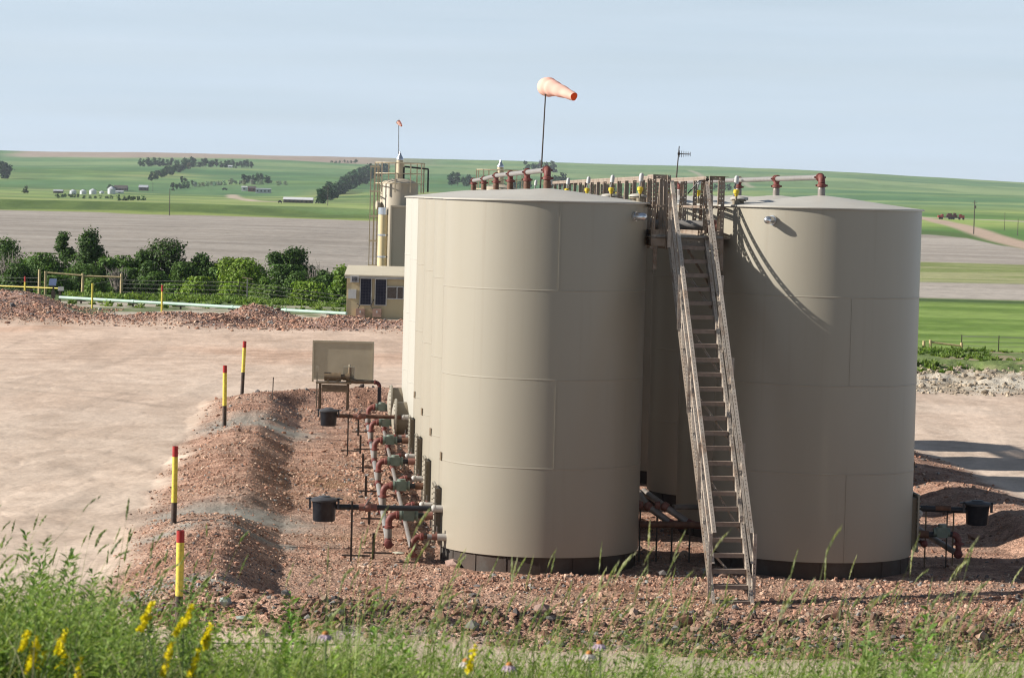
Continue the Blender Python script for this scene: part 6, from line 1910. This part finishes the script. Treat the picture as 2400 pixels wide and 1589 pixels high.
# low weeds on the banks at the edge of the pad
def clumps(n, x0, x1, y0, y1, keep):
    Y = g_.uniform(y0, y1, n); px = g_.uniform(x0, x1, n); X = (px - 1200) / F * Y
    k = keep(X, Y); X, Y = X[k], Y[k]; Z = ground_z(X, Y); n = len(X); m = 34
    h = g_.uniform(0.10, 0.42, n) * np.where(X > 0, 0.6, 1.0)
    r = np.repeat(h, m)[:, None]
    d = g_.normal(size=(n * m, 3)); d[:, 2] = np.abs(d[:, 2]); d /= np.linalg.norm(d, axis=1, keepdims=True)
    P = np.repeat(np.stack([X, Y, Z], 1), m, 0) + d * r * np.array([1.0, 1.0, 0.9]) * g_.uniform(0.2, 1, (n * m, 1))
    s = np.cross(d, g_.normal(size=(n * m, 3))); s /= np.linalg.norm(s, axis=1, keepdims=True)
    l = 0.11 * g_.uniform(0.6, 1.4, (n * m, 1))
    V = np.stack([P - d * l, P - s * l * .4, P + d * l, P + s * l * .4], 1).reshape(-1, 3)
    C = np.repeat(gcol(n, (0.09, 0.16, 0.03), (0.20, 0.27, 0.075)), m, 0) * g_.uniform(0.75, 1.25, (n * m, 1))
    return V, np.arange(4 * n * m).reshape(-1, 4), np.repeat(C, 4, 0)
w1 = clumps(1500, 150, 830, 158, 200, lambda X, Y: g_.random(len(X)) < sst(158, 185, Y) * sst(0.40, 0.6, fbm(X * 0.3, Y * 0.2, 3)) + 0.15)
w2 = clumps(900, 2080, 2560, 112, 165, lambda X, Y: g_.random(len(X)) < sst(0.42, 0.62, fbm(X * 0.35, Y * 0.2, 3) + 0.12 * np.exp(-((Y - 115) / 2.5) ** 2) - 0.06))
V = np.concatenate([w1[0], w2[0]]); Q = np.concatenate([w1[1], w2[1] + len(w1[0])]); C = np.concatenate([w1[2], w2[2]])
tag(mesh_np('weeds', V, Q, m_grass, attrs={'col': np.clip(C, 0.01, 1)}), 'low green weeds along the banks at the edge of the pad', 'weeds', kind='stuff')

def plant_base(px, Y):
    return on_ground(px, Y)
def top_h(b, py):                               # height so that the top shows at that row
    return (hor(1200 + F * b.x / b.y) + (EYE - b.z) * F / b.y - py) * b.y / F
def tall_weed(px, py, Y, label, col, nl=110, l0=0.085, w0=0.034, sp=1.0):
    b = plant_base(px, Y); H = max(0.3, top_h(b, py))
    r = np.random.default_rng(int(px * 3 + py))
    root = thing('tall_weed', label, 'weed', b, group='tall leafy weeds on the near slope')
    vs = []; k = 3
    X = np.array([0.0, 0.02, -0.02])[:k]; Yv = np.array([0.0, 0.015, -0.02])[:k]; Z = np.full(k, -0.03)
    o1, o2 = leafy(X, Yv, Z, H * np.array([1.0, 0.86, 0.74]), np.repeat(np.array([col]), k, 0) * np.array([[1], [.9], [1.1]]), nl, l0, w0, r)
    mesh_np('stem', o1[0], o1[1], m_grass, root, attrs={'col': o1[2]})
    mesh_np('leaves', o2[0], o2[1], m_grass, root, attrs={'col': np.clip(o2[2], 0.01, 1)})
WG = (0.20, 0.30, 0.10); WD = (0.12, 0.19, 0.06); WB = (0.20, 0.34, 0.075)
for a in ((118, 1232, 14.5, 'tallest leafy weed at the left, its tip highest of all', WG), (60, 1252, 15, 'leafy weed just left of the tallest one', WG), (160, 1290, 14.2, 'leafy weed just right of the tallest one', WG), (222, 1322, 15, 'leafy weed with a feathery tip, midway between the tallest weed and the near striped post', WG), (285, 1338, 14.2, 'dark feathery weed left of the near striped post', WD),
          (330, 1400, 14.6, 'short feathery weed close to the left of the near striped post', WD), (250, 1390, 13.5, 'broad leaved weed below the dark feathery one', WD), (8, 1370, 14, 'weed cut by the left edge of the photo', WD), (440, 1340, 14.8, 'thin drooping weed crossing the near striped post', WG),
          (915, 1420, 13.6, 'bright round leaved weed below the flat pale slab', WB), (672, 1385, 14.4, 'curling weed with drooping tops left of the pipe ends', WB), (2148, 1405, 13.8, 'bright leafy weed below the right-hand tank', WB), (2020, 1450, 13.5, 'lower leafy weed left of the bright one under the right-hand tank', WG), (1500, 1480, 13.2, 'leafy weed near the middle of the bottom edge', WG)):
    big = a[0] in (915, 2148, 250)
    tall_weed(*a, **(dict(nl=46, l0=0.085, w0=0.05) if big else {}))
def clover(px, py, Y, label):
    Y = 10.7 + 0.2 * ((px * 7 + py) % 4)
    b = plant_base(px, Y); H = max(0.25, top_h(b, py))
    r = np.random.default_rng(int(px * 5 + py))
    root = thing('yellow_flower', label, 'wildflower', b, group='yellow flower spikes among the weeds')
    q = MB(); lean = r.uniform(-0.10, 0.12)
    q.tube([(0, 0, -0.05), (lean * .3, 0, H * .5), (lean, 0, H * 0.98)], [0.004, 0.003, 0.002], 5); q.build('stem', mat('weed_stem', (0.10, 0.15, 0.05), 0.7), root)
    n = 85; t = r.uniform(0, 1, n); hl = r.uniform(0.045, 0.10)
    c = np.stack([lean * (1 - 0.1 * t) + r.normal(0, 0.005, n) + 0.03 * t, r.normal(0, 0.006, n), H - hl + hl * 1.1 * t], 1)
    d = r.normal(size=(n, 3)); d /= np.linalg.norm(d, axis=1, keepdims=True); s = np.cross(d, r.normal(size=(n, 3))); s /= np.linalg.norm(s, axis=1, keepdims=True)
    z = 0.0115 * r.uniform(0.6, 1.3, (n, 1)) * (1.25 - 0.6 * t[:, None])
    V = np.stack([c - d * z, c - s * z * .6, c + d * z, c + s * z * .6], 1).reshape(-1, 3)
    C = np.array([0.82, 0.70, 0.025]) * r.uniform(0.75, 1.2, (n, 1)) * np.array([1, 1, 1])
    mesh_np('blossom', V, np.arange(4 * n).reshape(-1, 4), m_petal, root, attrs={'col': np.repeat(C, 4, 0)})
for px, py, Y, lb in ((12, 1484, 13, 'yellow flower spike at the left edge of the photo'), (36, 1498, 13, 'yellow flower spike second from the left edge'), (78, 1482, 12.6, 'small high yellow flower spike left of the paired ones'), (95, 1500, 12.4, 'upper yellow flower spike of the left pair'), (92, 1520, 12.2, 'lower yellow flower spike of the left pair'),
                      (42, 1552, 12, 'large yellow flower cluster low in the left corner'), (112, 1545, 11.8, 'yellow flower spike low right of the left corner cluster'), (66, 1536, 12, 'yellow flower spike above the left corner cluster'), (322, 1510, 12.8, 'lone yellow flower spike midway between left pair and near striped post'),
                      (356, 1452, 13.4, 'yellow flower spike leaning just left of the near striped post'), (374, 1418, 13.8, 'small yellow flower highest at the left of the near striped post'), (410, 1468, 13.2, 'broad yellow flower spike at the foot of the near striped post'), (432, 1455, 13.4, 'bright yellow flower spike leaning right across the near striped post'),
                      (424, 1424, 13.8, 'tiny yellow flower on the dark part of the near striped post'), (436, 1482, 13, 'pale yellow flower spike under the near striped post'), (384, 1535, 12.2, 'long yellow flower spike low below the near striped post'), (350, 1548, 12.2, 'yellow flower spike low left of the near striped post'), (450, 1530, 12.5, 'slim yellow flower spike right of and below the near striped post'),
                      (141, 1560, 11.8, 'yellow flower spike by the bottom edge between the left pair and the lone spike'), (1078, 1522, 13, 'single small yellow flower below the front left tank')):
    clover(px, py, Y, lb)
def daisy(px, py, Y, col, label):
    Y = 10.8
    b = plant_base(px, Y); H = max(0.2, top_h(b, py)); r = random.Random(px)
    root = thing('daisy', label, 'wildflower', b, group='drooping daisies in the grass')
    q = MB(); q.tube([(0, 0, -0.05), (0.01, 0, H * .6), (0, 0, H)], 0.003, 5); q.build('stem', mat('weed_stem', (0.10, 0.15, 0.05), 0.7), root)
    q = MB(); q.lathe([(0.010, -0.004), (0.013, 0.002), (0.009, 0.011), (0, 0.014)], 12, (0, 0, H)); q.build('flower_centre', mat('daisy_centre', (0.42, 0.17, 0.04), 0.8, var=0.3, scale=60), root)
    q = MB()
    for k in range(12):
        a = 2 * math.pi * k / 12; l = r.uniform(0.026, 0.034)
        c, s = math.cos(a), math.sin(a)
        q.add([(c * .012 - s * .003, s * .012 + c * .003, H), (c * .012 + s * .003, s * .012 - c * .003, H), (c * l * .7 + s * .008, s * l * .7 - c * .008, H - .006), (c * l, s * l, H - .022), (c * l * .7 - s * .008, s * l * .7 + c * .008, H - .006)], [(0, 1, 2, 3, 4)])
    q.build('petals', mat('petal_%s' % col[1], col[0], 0.7, var=0.08), root, smooth=0)
PK = ((0.46, 0.36, 0.42), 'pink'); WH = ((0.54, 0.50, 0.44), 'white')
daisy(755, 1492, 13.2, PK, 'pale pink daisy with an orange centre left of the middle')
daisy(1084, 1556, 12.4, WH, 'white daisy with an orange centre by the bottom edge')
daisy(1396, 1514, 12.8, PK, 'faded pink daisy below the gap between the tanks')
daisy(1372, 1538, 12.4, WH, 'small brownish white daisy left of the faded pink one')
daisy(1186, 1565, 12.2, PK, 'pink daisy at the bottom edge near the middle')

# ------------------------------------------------------------------ air
hb = MB(); hb.box((0, 4520, 32), (8200, 9300, 136))
mh = bpy.data.materials.new('haze_air'); mh.use_nodes = True
hn, hl_ = mh.node_tree.nodes, mh.node_tree.links
hn.remove(hn['Principled BSDF'])
pv = hn.new('ShaderNodeVolumePrincipled')
pv.inputs['Color'].default_value = (0.80, 0.88, 1.0, 1)
pv.inputs['Density'].default_value = 5.0e-5
hl_.new(pv.outputs['Volume'], hn['Material Output'].inputs['Volume'])
o = hb.build('haze', mh, None, smooth=0)
o['kind'] = 'stuff'; o['label'] = 'thin blue haze over the far fields and hills'
